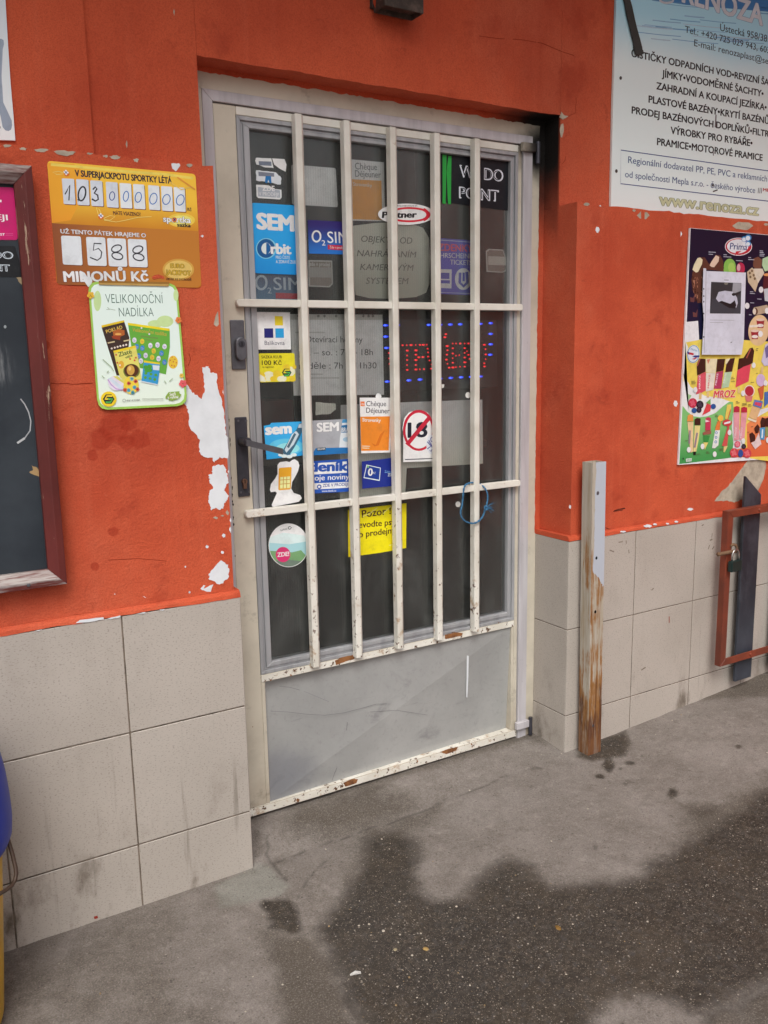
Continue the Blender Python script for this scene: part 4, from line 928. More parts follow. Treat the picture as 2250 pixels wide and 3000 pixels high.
# --- chalkboard
cb_ = empty('chalkboard', (.0, .0, .88)); tag(cb_, 'black chalkboard in a flaking dark red wooden frame', 'chalkboard', kind='thing')
bx0, bz0, bx1, bz1 = -.38, .880, .3675, 1.789
mb = MB(); mb.box(bx0+.02, bx1-.03, -.004, .011, bz0+.02, bz1-.02, CHALK); mb.build('board_panel', cb_)
WOODW = NT('worn_red_wood'); _c = WOODW.mix(WOODW.ramp(WOODW.noise(1, 6, .65, WOODW.vec((6, 60, 60))), .40, .60), (.40, .36, .34), (.13, .03, .025)); WOODW = WOODW.out(_c, .6, .3)
oc = [(bx0, bz0), (bx1, bz0), (bx1, bz1), (bx0, bz1)]; w1, w2 = .016, .036
for k, nm in enumerate(('bottom', 'right', 'top', 'left')):
    def cn(i, d): x, z = oc[i % 4]; return (x+(d if i % 4 in (0, 3) else -d), z+(d if i % 4 in (0, 1) else -d))
    a, b = k, k+1; mb = MB()
    lay = [(0, .011), (0, -.030), (w1, -.033), (w2, -.016), (w2, -.0045)]
    vs = []
    for d, y in lay:
        for i in (a, b): p = cn(i, d); vs.append((p[0], y, p[1]))
    m = len(lay); fs = [(2*j, 2*j+1, 2*j+3, 2*j+2) for j in range(m-1)]+[(2*m-2, 2*m-1, 1, 0), tuple(2*j for j in range(m)), tuple(2*j+1 for j in range(m-1, -1, -1))]
    mb.add(vs, fs, WOODW if nm in ('bottom', 'top') else WOODR); mb.build('frame_rail', cb_, bev=.0008, seg=1)
q = P(84, 1715, -.034); mb = MB(); mb.lathe([(.0001, 0), (.0042, 0), (.003, .0018), (.0001, .002)], (0, 0, 0), STEEL, 14)
for v in mb.v: v.x, v.y, v.z = q.x+v.x, -.0325-v.z, q.z+v.y
mb.build('screw', cb_)
s = Sheet(-.0045, Z2); s.l = 1
s.line([(133, 815), (160, 850), (185, 900), (200, 960), (195, 1020), (160, 1070), (112, 1102)], 4, (170, 172, 176)); s.line([(160, 1070), (112, 1102)], 7, (186, 188, 190))
s.build('chalk_stroke', parent=cb_)
s = Sheet(-.0045, Z2); s.l = 1; s.ell(33, 348, 9, 11, (150, 156, 160), 9); s.build('nick', parent=cb_)
for k, (pts, c) in enumerate(((((105, 30), (150, 18), (162, 50), (140, 75), (120, 55)), (150, 132, 104)), (((190, 1290), (215, 1275), (205, 1245), (240, 1260), (265, 1300), (262, 1320), (225, 1310)), (170, 140, 98)))):
    s = Sheet(-.0045, Z2); s.mb.prism(jag([s.pt(p, 2) for p in pts], .001, 3, k), (0, .0002, 0), ink(c)); s.build('paper_remnant', parent=cb_)
ZK = (0, 520, 120/553)
s = Sheet(-.0048, ZK)
s.base(rq([(-700, 110), (190, 135), (242, 845), (-650, 830)], .06), (196, 22, 106), .0006)
s.text('EJI', (-50, 570), (104, 578), 80, (236, 232, 236), .018); s.text('IST', (-4, 783), (66, 784), 32, (236, 226, 232), .03); s.line([(-160, 320), (20, 318)], 16, (236, 232, 236))
for k in range(2): s.line([(75, 757+k*22), (176, 758+k*22)], 3, (214, 90, 150))
s.build('sticker', 'magenta sticker at the top right of the chalkboard', 'sticker')
s = Sheet(-.0048, ZK)
s.base(rq([(-700, 920), (200, 925), (322, 1040), (330, 1345), (-680, 1345)][0:2]+[(325, 1345), (-680, 1340)], .05), (24, 26, 30), .0005)
s.text('DO', (-90, 1092), (176, 1097), 98, (196, 206, 216), .045); s.l += 1; s.text('DO', (-80, 1085), (166, 1090), 84, (30, 34, 38), -.012)
s.text('NT', (-75, 1262), (134, 1266), 92, (196, 206, 216), .045); s.l += 1; s.text('NT', (-66, 1256), (128, 1260), 80, (30, 34, 38), -.012)
s.build('sticker', 'black sticker with double line letters below the magenta one on the chalkboard', 'sticker')
# --- board at the upper left corner
s = Sheet(.078, (0, 0, 60/316))
s.base(jag([(-2800, -1600, 0), (60, -250, 0), (85, 0, 0), (125, 700, 0), (165, 1300, 0), (205, 1750, 0), (237, 2168, 0), (-60, 2158, 0), (-2800, 2120, 0)], 0, 1), grad((226, 232, 236), (200, 210, 220), 1.9, 2.3), .006)
s.poly([(-60, 600), (20, 598), (55, 620), (62, 680), (42, 760), (24, 1170), (50, 1580), (130, 1750), (180, 1860), (188, 1930), (170, 2000), (130, 2022), (85, 2012), (40, 1960), (22, 1860), (0, 1760), (-60, 1600)], (150, 164, 182))
s.ell(-6, 1965, 12, 26, (60, 30, 46), 12)
s.build('sign_board', 'white sign board with a grey curved stroke at the upper left', 'sign')

# ================================================================== RIGHT WALL
ZR = (1650, 0, 600/1659)
s = Sheet(.086, ZR )
bl = [(432, -120), (430, 0), (404, 800), (385, 1674), (1659, 1806), (3300, 1976), (3300, -900), (445, -900)]
s.base(bl, grad((186, 206, 230), (140, 182, 216), 2.30, 2.50, k=1.6), .008)
s.poly([(442, -895), (3295, -895), (3295, 150), (1659, 95), (1000, 40), (436, -40)], grad((74, 134, 184), (60, 120, 178), 2.4, 2.6))
for k in range(26):
    r2 = random.Random(k); x, y = r2.uniform(450, 1600), r2.uniform(-60, 300); L = r2.uniform(120, 420); y += (x-450)*.1
    s.line([(x, y), (x+L*.5, y+L*.06), (x+L, y+L*.10)], r2.uniform(2, 5), [(140, 180, 212), (110, 164, 204), (176, 204, 222)][k % 3], s.l+.1*(k % 3))
s.l += 1
s.arc(838, 0, 52, 24, 9, (196, 202, 210)); s.ell(838, -4, 40, 18, (120, 170, 200))
s.text('RENOZA', (965, 14), (1612, 206), 186, (206, 212, 220), .035, 0, out=(.02, (96, 136, 176)))
TX = (34, 44, 60)
for t, a, b, h, c in (('Ústecká 958/38', (1270, 248), (1650, 340), 62, TX), ('Tel.: +420 725 029 943, 603', (985, 262), (1672, 434), 58, TX), ('E-mail: renozaplast@se', (1060, 372), (1660, 520), 58, TX)): s.text(t, a, b, h, c, .005)
BK = (26, 26, 30)
for t, a, b in (('ČISTIČKY ODPADNÍCH VOD•REVIZNÍ ŠA', (553, 458), (1664, 692)), ('JÍMKY•VODOMĚRNÉ ŠACHTY•', (800, 622), (1620, 785)), ('ZAHRADNÍ A KOUPACÍ JEZÍRKA•', (755, 722), (1645, 896)), ('PLASTOVÉ BAZÉNY•KRYTÍ BAZÉNŮ', (692, 830), (1664, 1005)), ('PRODEJ BAZÉNOVÝCH DOPLŇKŮ•FILTR', (555, 918), (1664, 1110)), ('VÝROBKY PRO RYBÁŘE•', (870, 1083), (1530, 1186)), ('PRAMICE•MOTOROVÉ PRAMICE', (760, 1174), (1612, 1303))):
    s.text(t, a, b, 60, BK, .030)
BX = (44, 66, 130)
s.line([(1900, 1418), (467, 1216), (465, 1488), (1900, 1658)], 3.5, BX)
s.text('Regionální dodavatel PP, PE, PVC a reklamních', (525, 1320), (1650, 1472), 58, (70, 92, 136), .006)
s.text('od společnosti Mepla s.r.o. - českého výrobce', (500, 1435), (1553, 1565), 56, (70, 92, 136), .006)
for k in range(3): s.line([(1582+k*13, 1522), (1578+k*13, 1566)], 2.5, (80, 80, 90))
s.text('MEPLA', (1618, 1548), (1730, 1562), 26, (176, 36, 46), .03)
s.text('www.renoza.cz', (778, 1660), (1578, 1746), 104, (196, 204, 166), .03, 0, out=(.028, (92, 108, 84)))
for x, y in ((465, 632), (430, 1386)): s.ell(x, y, 11, 15, (70, 66, 64), 12)
for q in ([(1232, 930), (1242, 930), (1238, 1035), (1226, 1030)], [(1210, 1225), (1218, 1225), (1220, 1262), (1212, 1260)]): s.poly(q, (120, 116, 118))
s.line([(1212, 1552), (1250, 1538)], 5, (50, 48, 50)); s.ell(1212, 1500, 10, 12, (70, 66, 70), 10)
s.build('sign_board', 'large white and blue sign board with rows of black lettering', 'sign')
mb = MB(); q = [P(ZR[0]+x*ZR[2], ZR[1]+y*ZR[2], .079) for x, y in ((440, -260), (478, -260), (545, 0), (585, 170), (640, 380), (655, 432), (622, 446), (588, 438), (560, 300), (520, 130), (494, 0))]
mb.prism(jag(q, .0015, 3, 5), (0, .004, 0), plain('dark_rubber', (72, 72, 70), .8, .2)); tag(mb.build('rubber_strip'), 'dark rubber strip hanging over the left side of the large sign board', 'strip')
# --- ice cream poster
Z1, Z3p = (1980, 660, 270/1659), (1980, 1000, 270/1614)
s = Sheet(.0045, Z1)
s.base([(258, 48), (2300, 225), (2120, 4180), (44, 4312)], (222, 222, 226), .006)
NAVY = (24, 26, 58)
s.poly([(266, 54), (2290, 232), (2200, 2180), (1700, 2130), (1300, 2080), (900, 2040), (420, 2060), (400, 1720), (196, 1740)], grad(NAVY, (20, 20, 44), 1.3, 1.75))
s.z = Z3p
s.poly([(160, 20), (600, -60), (2200, 40), (2100, 2170), (1300, 2050), (950, 1100), (600, 1080), (330, 900), (130, 700)], (226, 204, 92))
s.poly([(168, 0), (215, 100), (160, 330), (130, 560), (260, 800), (500, 950), (800, 1000), (960, 1060), (620, 1260), (400, 1320), (230, 1260), (120, 1120)], (224, 226, 226))
s.poly([(118, 1130), (200, 1230), (300, 1310), (420, 1330), (560, 1310), (700, 1250), (820, 1140), (930, 1060), (1000, 1060), (1010, 1180), (980, 1500), (1010, 1800), (980, 1960), (960, 2040), (60, 2150)], grad((60, 142, 76), (120, 180, 110), 1.0, 1.16))
s.poly([(960, 2040), (980, 1900), (1250, 1860), (1240, 1450), (1400, 1320), (2000, 1300), (2100, 1990)], grad((206, 96, 60), (222, 140, 90), 1.0, 1.2))
s.poly([(1420, 1330), (1460, 1200), (1614, 1160), (2100, 1100), (2100, 1300), (1614, 1220)], (222, 224, 230))
CH, PK_, CRE = (62, 32, 26), (206, 84, 100), (224, 214, 180)
s.z = Z1
CH2 = (92, 54, 42)
s.poly([(300, 850), (420, 570), (520, 580), (600, 700), (600, 800), (500, 800), (480, 1390), (390, 1400), (300, 1150), (280, 980)], CH2)
r3 = random.Random(4)
for k in range(34):
    x, y = r3.uniform(300, 470), r3.uniform(890, 1360); s.line([(x, y), (x+r3.uniform(-26, 26), y+r3.uniform(20, 60))], r3.uniform(5, 11), [(140, 92, 74), (60, 30, 22), (170, 122, 100)][k % 3], s.l+.1*(k % 5))
s.l += 1
s.poly([(298, 800), (330, 700), (390, 590), (440, 582), (482, 620), (470, 700), (400, 840), (360, 850)], CRE)
s.poly([(600, 700), (720, 530), (800, 540), (850, 640), (862, 830), (600, 800)], CH2); s.poly([(606, 720), (650, 640), (720, 540), (780, 570), (770, 650), (690, 755), (640, 750)], (214, 190, 170))
s.ell(970, 740, 108, 140, (132, 184, 84)); s.poly([(860, 780), (1080, 780), (1080, 845), (860, 835)], (132, 184, 84)); s.ell(1000, 760, 60, 90, (160, 196, 96))
s.ell(1165, 780, 76, 110, (176, 44, 78)); s.ell(1130, 760, 32, 64, (206, 160, 170)); 
s.poly([(1395, 600), (1480, 565), (1550, 620), (1540, 760), (1470, 840), (1390, 740)], (112, 74, 58)); s.poly([(1280, 840), (1370, 760), (1470, 860), (1480, 1040), (1430, 1200), (1300, 1020)], (196, 178, 150)); s.poly([(1400, 780), (1560, 780), (1590, 860), (1480, 1040), (1420, 900)], (206, 196, 180))
for a, b in ((1330, 860), (1370, 820), (1400, 900), (1340, 930), (1420, 960)): s.ell(a, b, 20, 26, (110, 88, 62), 8)
s.poly([(1560, 600), (1660, 560), (1760, 640), (1740, 800), (1600, 830), (1550, 720)], (176, 206, 166))
s.poly([(1585, 900), (1660, 840), (1800, 880), (1800, 1400), (1600, 1350), (1560, 1150)], (84, 34, 40)); s.poly([(1580, 1150), (1800, 1100), (1800, 1400), (1600, 1360)], (190, 196, 204)); s.ell(1650, 890, 76, 26, (214, 150, 96))
s.poly([(1400, 1480), (1640, 1430), (1700, 1560), (1420, 1620)], (176, 156, 134)); s.ell(1430, 1550, 44, 66, (96, 60, 44)); s.ell(1412, 1550, 30, 56, (216, 206, 190))
s.ell(1490, 1890, 186, 280, (214, 184, 142), 30, .12); 
for a, b in ((1520, 1760), (1420, 1960)): s.poly([(a-72, b-60), (a+72, b-60), (a+54, b+90), (a-54, b+90)], (150, 40, 50)); s.ell(a, b-58, 72, 24, (216, 190, 176)); s.ell(a, b+44, 56, 30, (222, 214, 210))
s.poly([(1320, 1800), (1480, 1790), (1480, 1830), (1320, 1840)], (220, 212, 200))
for a, b in ((250, 1290), (300, 1560)): s.poly([(a, b), (a+60, b+20), (a+90, b-60), (a+80, b+90), (a+10, b+90)], (104, 62, 62))
s.ell(1125, 385, 236, 152, (188, 40, 56)); s.ell(1110, 380, 192, 128, (222, 224, 230)); s.arc(1125, 385, 240, 156, 6, (222, 222, 228))
for a, b, r in ((1230, 250, 52), (1300, 225, 58), (1300, 330, 50)): s.ell(a, b, r, r, (52, 130, 190)); s.ell(a-6, b+8, r*.72, r*.72, (214, 222, 230))
s.poly([(1080, 470), (1180, 462), (1060, 545), (1070, 500)], (188, 40, 56))
s.text('Prima', (968, 432), (1276, 448), 125, (30, 50, 116), .012, .08)
for a, b, n_ in ((585, 480, 130), (585, 520, 80), (855, 530, 60), (855, 565, 140), (1080, 635, 120), (1300, 580, 50), (1300, 615, 110), (1505, 460, 60), (1505, 490, 70), (1505, 520, 90), (1505, 550, 80), (1330, 1195, 60), (1330, 1225, 90), (1335, 1395, 70), (1460, 1325, 80), (1310, 1610, 50)): s.line([(a, b), (a+n_, b+n_*.06)], 6, (176, 180, 196), s.l+.2)
s.l += 1
for a, b in ((1530, 1160), (1640, 1540), (1280, 1450), (1520, 1955)): s.ell(a, b, 42, 56, (220, 220, 222), 16)
s.z = Z3p
# the round badge, lollies in their wrappers, cups, berries
s.ell(303, 222, 112, 160, (214, 222, 232), 26, .1); s.arc(303, 222, 100, 148, 6, (80, 140, 186), rot=.1)
s.poly([(192, 180), (230, 190), (310, 210), (305, 245), (220, 230), (200, 220)], (186, 50, 60)); s.poly([(192, 176), (230, 192), (225, 228), (196, 212)], (36, 56, 130)); s.poly([(280, 270), (330, 245), (412, 245), (410, 275), (340, 285)], (36, 56, 130)); s.poly([(275, 310), (340, 285), (380, 285), (320, 320)], (186, 50, 60))
s.text('PRIMA', (255, 150), (372, 185), 34, (90, 140, 180), .01)
s.poly([(360, 420), (400, 300), (515, 305), (515, 530), (370, 600)], CH); s.poly([(360, 430), (410, 300), (430, 305), (375, 440)], (170, 90, 86))
s.poly([(380, 600), (520, 530), (520, 860), (450, 900), (350, 930)], PK_); s.poly([(520, 305), (720, 305), (690, 560), (520, 540)], CRE); s.poly([(540, 320), (600, 310), (560, 400)], (206, 130, 100)); s.poly([(525, 550), (690, 560), (650, 850), (520, 880)], (218, 212, 200))
s.poly([(720, 310), (860, 305), (830, 510), (700, 540)], CH); s.poly([(700, 545), (830, 515), (790, 830), (660, 830)], (176, 60, 96))
s.poly([(880, 400), (950, 300), (1030, 292), (980, 530), (860, 540)], CH); s.poly([(870, 310), (950, 300), (880, 400), (860, 400)], CRE); s.poly([(850, 545), (980, 535), (920, 800), (800, 820)], (176, 204, 170))
s.poly([(1075, 500), (1100, 300), (1180, 290), (1290, 120), (1340, 110), (1368, 170), (1340, 380), (1200, 450)], CH); s.poly([(1225, 290), (1290, 130), (1320, 130), (1240, 300)], (160, 80, 70)); s.poly([(1072, 510), (1190, 440), (1310, 400), (1270, 700), (1040, 808)], (212, 72, 92))
for a, b, c, d, k in ((425, 830, 425, 590, 0), (575, 820, 600, 580, 0), (705, 770, 740, 560, 0), (845, 730, 880, 560, 0)): s.text('MROZ', (a, b), (c, d), 42, (226, 214, 220) if k == 0 and a != 575 else (206, 60, 70), .02)
for a, b, c, d in ((430, 900, 420, 1010), (560, 880, 556, 980), (1100, 800, 1095, 910), (1510, 440, 1500, 560)): s.line([(a, b), (c, d)], 22, (214, 184, 130))
s.text('MROZ', (655, 990), (1036, 975), 130, (206, 66, 66), .035, .12, out=(.04, (226, 214, 216)))
def berry(a, b, r, c, c2, n_=9):
    s.ell(a, b, r, r*1.1, c, 14)
    L = s.l
    for k in range(n_): q = R_(40*k); s.ell(a+r*.55*math.cos(q)*(k % 2*.5+.5), b+r*.6*math.sin(q)*(k % 2*.5+.5), r*.24, r*.24, c2, 7, lvl=L+1+.05*k)
    s.l = L+2
berry(290, 1080, 78, (190, 44, 72), (214, 90, 112)); berry(415, 1110, 66, (32, 26, 38), (64, 58, 76)); berry(400, 1200, 46, (32, 26, 38), (64, 58, 76))
s.ell(315, 1210, 45, 46, (36, 84, 150)); s.ell(650, 1140, 46, 46, (36, 84, 150)); s.poly([(455, 1295), (540, 1080), (610, 1120), (600, 1220)], (206, 66, 72)); s.poly([(520, 1080), (600, 1005), (605, 1110)], (110, 170, 90)); s.poly([(205, 920), (270, 950), (215, 1030)], (150, 190, 140))
s.ell(1280, 865, 82, 92, (176, 46, 62)); s.arc(1280, 870, 84, 96, 7, (224, 214, 214)); s.poly([(1200, 950), (1340, 960), (1320, 1050), (1230, 1060)], (206, 120, 116))
s.ell(1480, 680, 78, 110, (196, 170, 204)); s.poly([(1430, 830), (1540, 760), (1520, 1000), (1480, 1040)], (196, 96, 60)); s.poly([(1545, 890), (1700, 860), (1640, 1060), (1540, 1150)], (70, 110, 176))
s.poly([(1490, 350), (1560, 60), (1660, 0), (1900, 100), (1700, 420), (1540, 430)], (196, 190, 214)); s.poly([(1550, 120), (1614, 60), (1640, 250), (1570, 300)], (110, 100, 150))
s.poly([(1340, 1120), (1370, 1020), (1520, 1050), (1490, 1180)], (90, 120, 180)); s.poly([(1380, 1060), (1500, 1080), (1480, 1140), (1370, 1110)], (206, 70, 100)); s.poly([(1270, 1320), (1330, 1130), (1480, 1180), (1400, 1380)], (214, 176, 130)); s.poly([(1255, 1330), (1410, 1390), (1390, 1420), (1250, 1370)], (222, 212, 190))
for q, c in (([(190, 1400), (200, 1300), (240, 1275), (295, 1290), (300, 1400)], (224, 150, 76)), ([(195, 1410), (300, 1410), (295, 1930), (250, 1950), (225, 1700)], (226, 196, 150)), ([(320, 1370), (360, 1340), (425, 1350), (425, 1465), (320, 1465)], CH), ([(322, 1475), (420, 1475), (395, 1700), (350, 1930), (300, 1930)], (224, 208, 140)), ([(295, 1940), (345, 1930), (340, 1990), (300, 1990)], (26, 24, 24)),
             ([(505, 1560), (515, 1350), (560, 1325), (610, 1345), (600, 1560)], (186, 54, 84)), ([(510, 1370), (590, 1400), (510, 1420)], (224, 196, 204)), ([(460, 1600), (520, 1570), (610, 1565), (610, 1620), (470, 1640)], (150, 90, 76)), ([(468, 1650), (590, 1650), (560, 1760), (480, 1760)], (52, 140, 66)), ([(475, 1770), (560, 1770), (520, 1850), (500, 1900)], (222, 206, 120)),
             ([(690, 1490), (720, 1400), (780, 1390), (760, 1550), (680, 1560)], (214, 120, 60)), ([(680, 1560), (765, 1555), (735, 1820), (680, 1870), (625, 1870)], (222, 226, 222)), ([(850, 1350), (890, 1110), (960, 1100), (960, 1200), (900, 1380)], (222, 196, 96)), ([(890, 1370), (950, 1180), (960, 1200), (900, 1390)], (206, 100, 70)), ([(800, 1830), (850, 1650), (900, 1480), (930, 1480), (890, 1840)], (200, 84, 80)), ([(830, 1840), (900, 1830), (850, 1940), (825, 1940)], (216, 196, 130)),
             ([(1005, 1240), (1010, 1150), (1060, 1130), (1108, 1150), (1108, 1240)], (176, 44, 66)), ([(1005, 1245), (1108, 1245), (1100, 1720), (1010, 1740)], (218, 150, 160)), ([(1135, 1245), (1140, 1160), (1190, 1145), (1240, 1160), (1240, 1245)], (176, 44, 66)), ([(1135, 1250), (1240, 1250), (1190, 1720), (1110, 1730)], (218, 150, 160)),
             ([(1280, 1620), (1330, 1590), (1380, 1650), (1380, 1740), (1300, 1770)], CH), ([(1365, 1520), (1420, 1450), (1460, 1500), (1440, 1600), (1390, 1610)], CH), ([(1475, 1400), (1500, 1330), (1555, 1350), (1555, 1500), (1480, 1510)], CH), ([(1560, 1350), (1700, 1300), (1700, 1500), (1560, 1490)], CH), ([(1310, 1780), (1380, 1740), (1440, 1600), (1490, 1800), (1380, 1890)], (216, 196, 196)), ([(1460, 1515), (1555, 1505), (1545, 1720), (1470, 1720)], (76, 150, 196)), ([(1560, 1500), (1700, 1500), (1700, 1680), (1560, 1660)], (140, 150, 90))):
    s.poly(q, c)
for t, a, b in (('KALIPPO', (225, 1790), (240, 1560)), ('KALIPPO', (320, 1860), (365, 1600))): s.line([a, b], 16, (150, 130, 140))
for a, b in (((1040, 1690), (1060, 1500)), ((1140, 1690), (1165, 1500))): s.text('MROZ', a, b, 44, (226, 206, 212), .02)
s.text('Jahoda', (1500, 1690), (1510, 1540), 40, (222, 226, 232), .02) if False else s.line([(1500, 1690), (1510, 1540)], 12, (206, 220, 232))
s.ell(775, 1345, 50, 55, (226, 188, 80)); s.ell(890, 1425, 82, 58, (196, 60, 66), 20); s.poly([(835, 1425), (950, 1390), (945, 1430), (840, 1455)], (222, 222, 226))
for a, b in ((700, 1600), (695, 1680), (690, 1760)): s.arc(a, b, 16, 20, 5, (80, 120, 180))
berry(1010, 1950, 74, (196, 64, 76), (216, 110, 116)); berry(1240, 1960, 74, (196, 64, 76), (216, 110, 116)); berry(1070, 1800, 52, (206, 90, 110), (222, 136, 150)); s.ell(1125, 1960, 44, 70, (40, 80, 150)); berry(1180, 1840, 40, (32, 26, 38), (64, 58, 76))
for a, b in ((217, 1897), (457, 1840), (670, 1975), (930, 1595), (332, 850), (1165, 910), (1352, 420), (1170, 1745), (1560, 730), (1600, 1730)): s.ell(a, b, 34, 50, (222, 222, 224), 16)
for a, b, n_ in ((260, 700, 60), (262, 722, 80), (262, 745, 70), (960, 630, 40), (960, 655, 60), (960, 700, 70), (1040, 1055, 40), (1040, 1080, 70), (1150, 1090, 80), (1150, 1115, 90), (1255, 1110, 50), (1255, 1135, 60), (680, 1290, 40), (680, 1312, 60), (150, 1740, 50), (345, 1975, 70), (520, 1935, 40), (520, 1958, 60), (750, 1885, 70), (750, 1908, 60), (1395, 130, 40), (1395, 160, 30), (1390, 560, 40), (1300, 720, 60), (1305, 1495, 40), (1235, 1590, 40)): s.line([(a, b), (a+n_, b-n_*.06)], 4.5, (96, 92, 66), s.l+.1)
s.l += 1
s.poly([(165, 2055), (268, 2045), (265, 2098), (168, 2108)], (214, 224, 216)); s.text('2015', (175, 2096), (258, 2088), 34, (70, 110, 84), .03)
s.ell(118, 2052, 12, 18, (40, 60, 44), 8)
s.build('poster', 'ice cream poster with a dark blue top hanging at the right', 'poster')
s = Sheet(-.0045, Z1)
s.base([(498, 772), (545, 775), (548, 822), (1262, 852), (1225, 2050), (1185, 2330), (470, 2330), (505, 1700), (480, 1380)], (204, 206, 220), .0008)
s.line([(545, 820), (535, 1400), (510, 2300)], 4, (150, 150, 160))
for y in (1145, 1275, 1375, 1590, 2010): s.ell(502, y, 11, 18, (70, 66, 72), 8)
s.poly([(635, 1018), (1180, 1040), (1165, 1592), (612, 1588)], (52, 54, 58)); s.poly([(1030, 1038), (1178, 1044), (1172, 1180), (1010, 1240)], (150, 152, 160)); s.poly([(650, 1330), (1160, 1260), (1162, 1588), (616, 1584)], (60, 64, 72))
s.poly([(722, 1320), (770, 1200), (880, 1178), (1020, 1195), (1100, 1300), (1115, 1400), (1085, 1490), (1040, 1400), (970, 1410), (820, 1360), (770, 1382)], (186, 188, 204)); s.poly([(780, 1385), (830, 1362), (980, 1415), (1060, 1350), (1090, 1440), (1060, 1500), (960, 1490)], (26, 28, 32)); s.ell(1040, 1245, 34, 28, (26, 28, 32), 12); s.poly([(1070, 1240), (1170, 1185), (1165, 1210), (1085, 1262)], (34, 36, 40)); s.ell(905, 1050, 36, 22, (120, 120, 110), 12)
s.line([(870, 985), (950, 988)], 6, (110, 110, 116)); s.line([(610, 1705), (1050, 1710)], 3.5, (150, 150, 158)); s.line([(610, 1748), (850, 1750)], 3.5, (150, 150, 158)); s.line([(985, 2115), (1010, 2100)], 6, (90, 90, 96))
s.build('notice', 'white notice in a punched sleeve with a dark photo, taped over the ice cream poster', 'notice')
# ================================================================== STICKERS ON THE DOOR GLASS
GF = GY-.0012            # outside of the pane
GB = GY+.0065            # just behind the pane
ZU = (550, 100, 700/1659); ZV = (1050, 250, 700/1659); ZL = (650, 800, 600/1397); ZM = (1050, 800, 600/1397)
PK = 1.3; _pc.clear()
s = Sheet(GF, ZU)
s.base([(475, 858), (580, 862), (596, 930), (540, 925), (478, 905), (468, 880)], (214, 220, 226), .0006, .0006)
s.mb.prism([s.pt(p, 0) for p in ((586, 862), (672, 868), (686, 905), (680, 955), (640, 935), (600, 905))], (0, .0006, 0), ink((224, 228, 232)))
s.mb.prism(jag([s.pt(p, 0) for p in ((475, 945), (560, 952), (612, 960), (650, 1000), (645, 1045), (560, 1030), (475, 1015))], .0012, 4), (0, .0006, 0), ink((206, 212, 220)))
s.mb.prism(jag([s.pt(p, 0) for p in ((475, 1045), (560, 1050), (600, 1075), (650, 1080), (652, 1135), (640, 1148), (490, 1138), (478, 1125))], .0006, 2), (0, .0006, 0), ink((214, 220, 226)))
s.l = 1
s.poly([(492, 882), (580, 885), (582, 915), (496, 910)], (110, 120, 136)); s.poly([(490, 955), (600, 965), (600, 990), (492, 985)], (116, 122, 136)); s.poly([(540, 985), (578, 985), (582, 1035), (568, 1035), (560, 1010), (552, 1035), (536, 1030)], (36, 110, 170))
s.poly([(487, 1060), (640, 1085), (642, 1136), (490, 1126)], (160, 168, 178))
s.text('ZDE', (520, 1086), (604, 1090), 38, (222, 226, 230), .03); s.text('V PRODEJI!', (494, 1120), (633, 1127), 27, (226, 230, 234), .01)
s.build('sticker', 'torn grey and white sticker left in shreds at the top of the door glass', 'sticker')
s = Sheet(GF, ZU)
s.base(rq([(442, 1170), (762, 1190), (782, 1672), (464, 1660)], .06), grad((22, 120, 190), (40, 150, 214), 1.57, 1.75, 2), .0006)
s.text('SEM', (487, 1350), (733, 1366), 112, (222, 228, 236), .06)
s.ell(545, 1488, 72, 72, (120, 190, 226)); s.ell(543, 1488, 62, 66, (24, 84, 140)); s.ell(545, 1488, 34, 40, (206, 222, 234)); s.poly([(545, 1450), (560, 1452), (577, 1478), (577, 1500), (558, 1526), (545, 1528)], (26, 90, 150))
s.text('rbit', (582, 1524), (716, 1526), 74, (228, 232, 238), .05)
s.text('PRO ČISTÉ', (612, 1560), (710, 1562), 23, (210, 222, 234), .005); s.text('A ZDRAVÉ ZUBY', (612, 1590), (762, 1593), 23, (210, 222, 234), .005)
s.build('sticker', 'tall bright blue sticker reading SEM at the left of the glass', 'sticker')
s = Sheet(GF, ZU)
s.base([(833, 1290), (1104, 1303), (1106, 1530), (842, 1523)], grad((36, 110, 190), (46, 36, 100), 1.66, 1.76), .0006)
s.arc(894, 1404, 28, 37, 6, (226, 228, 236), 0, 360); s.text('2', (932, 1467), (956, 1467), 38, (226, 228, 236), .005); s.text('SIM', (972, 1450), (1116, 1452), 84, (226, 228, 236), .004)
s.poly([(972, 1462), (1104, 1468), (1104, 1502), (972, 1495)], (186, 40, 70)); s.text('Zde v prodeji', (985, 1487), (1088, 1492), 19, (236, 226, 232), .0)
s.build('sticker', 'small indigo and blue sticker with white letters and a red strip', 'sticker')
s = Sheet(GF, ZV)
s.base([(333+196*math.cos(t), 895+74*math.sin(t)) for t in np.linspace(0, 2*math.pi, 40, endpoint=False)], (226, 228, 230), .0006)
s.arc(352, 898, 142, 46, 7, (200, 40, 56), -125, 150); s.arc(420, 898, 62, 42, 11, (200, 40, 56), -60, 60)
s.text('Partner', (166, 920), (405, 917), 44, (26, 26, 30), .05, .12); s.text('MALOOBCHODNÍ SÍŤ', (272, 842), (410, 842), 11, (60, 60, 64), .01)
s.build('sticker', 'white oval sticker with a red ring near the top of the door', 'sticker')
s = Sheet(GF, ZV)
s.base(rq([(512, 462), (1066, 530), (1056, 872), (512, 800)], .05), (20, 22, 28), .0006)
def dbl(t, a, b, h):
    s.text(t, a, b, h, (206, 208, 220), .038); s.l += 1
    s.text(t, (a[0]+6, a[1]-5), (b[0]-6, b[1]-5), h-10, (22, 24, 30), -.012)
dbl('WE DO', (705, 634), (1003, 668), 85); dbl('POINT', (702, 782), (972, 806), 82)
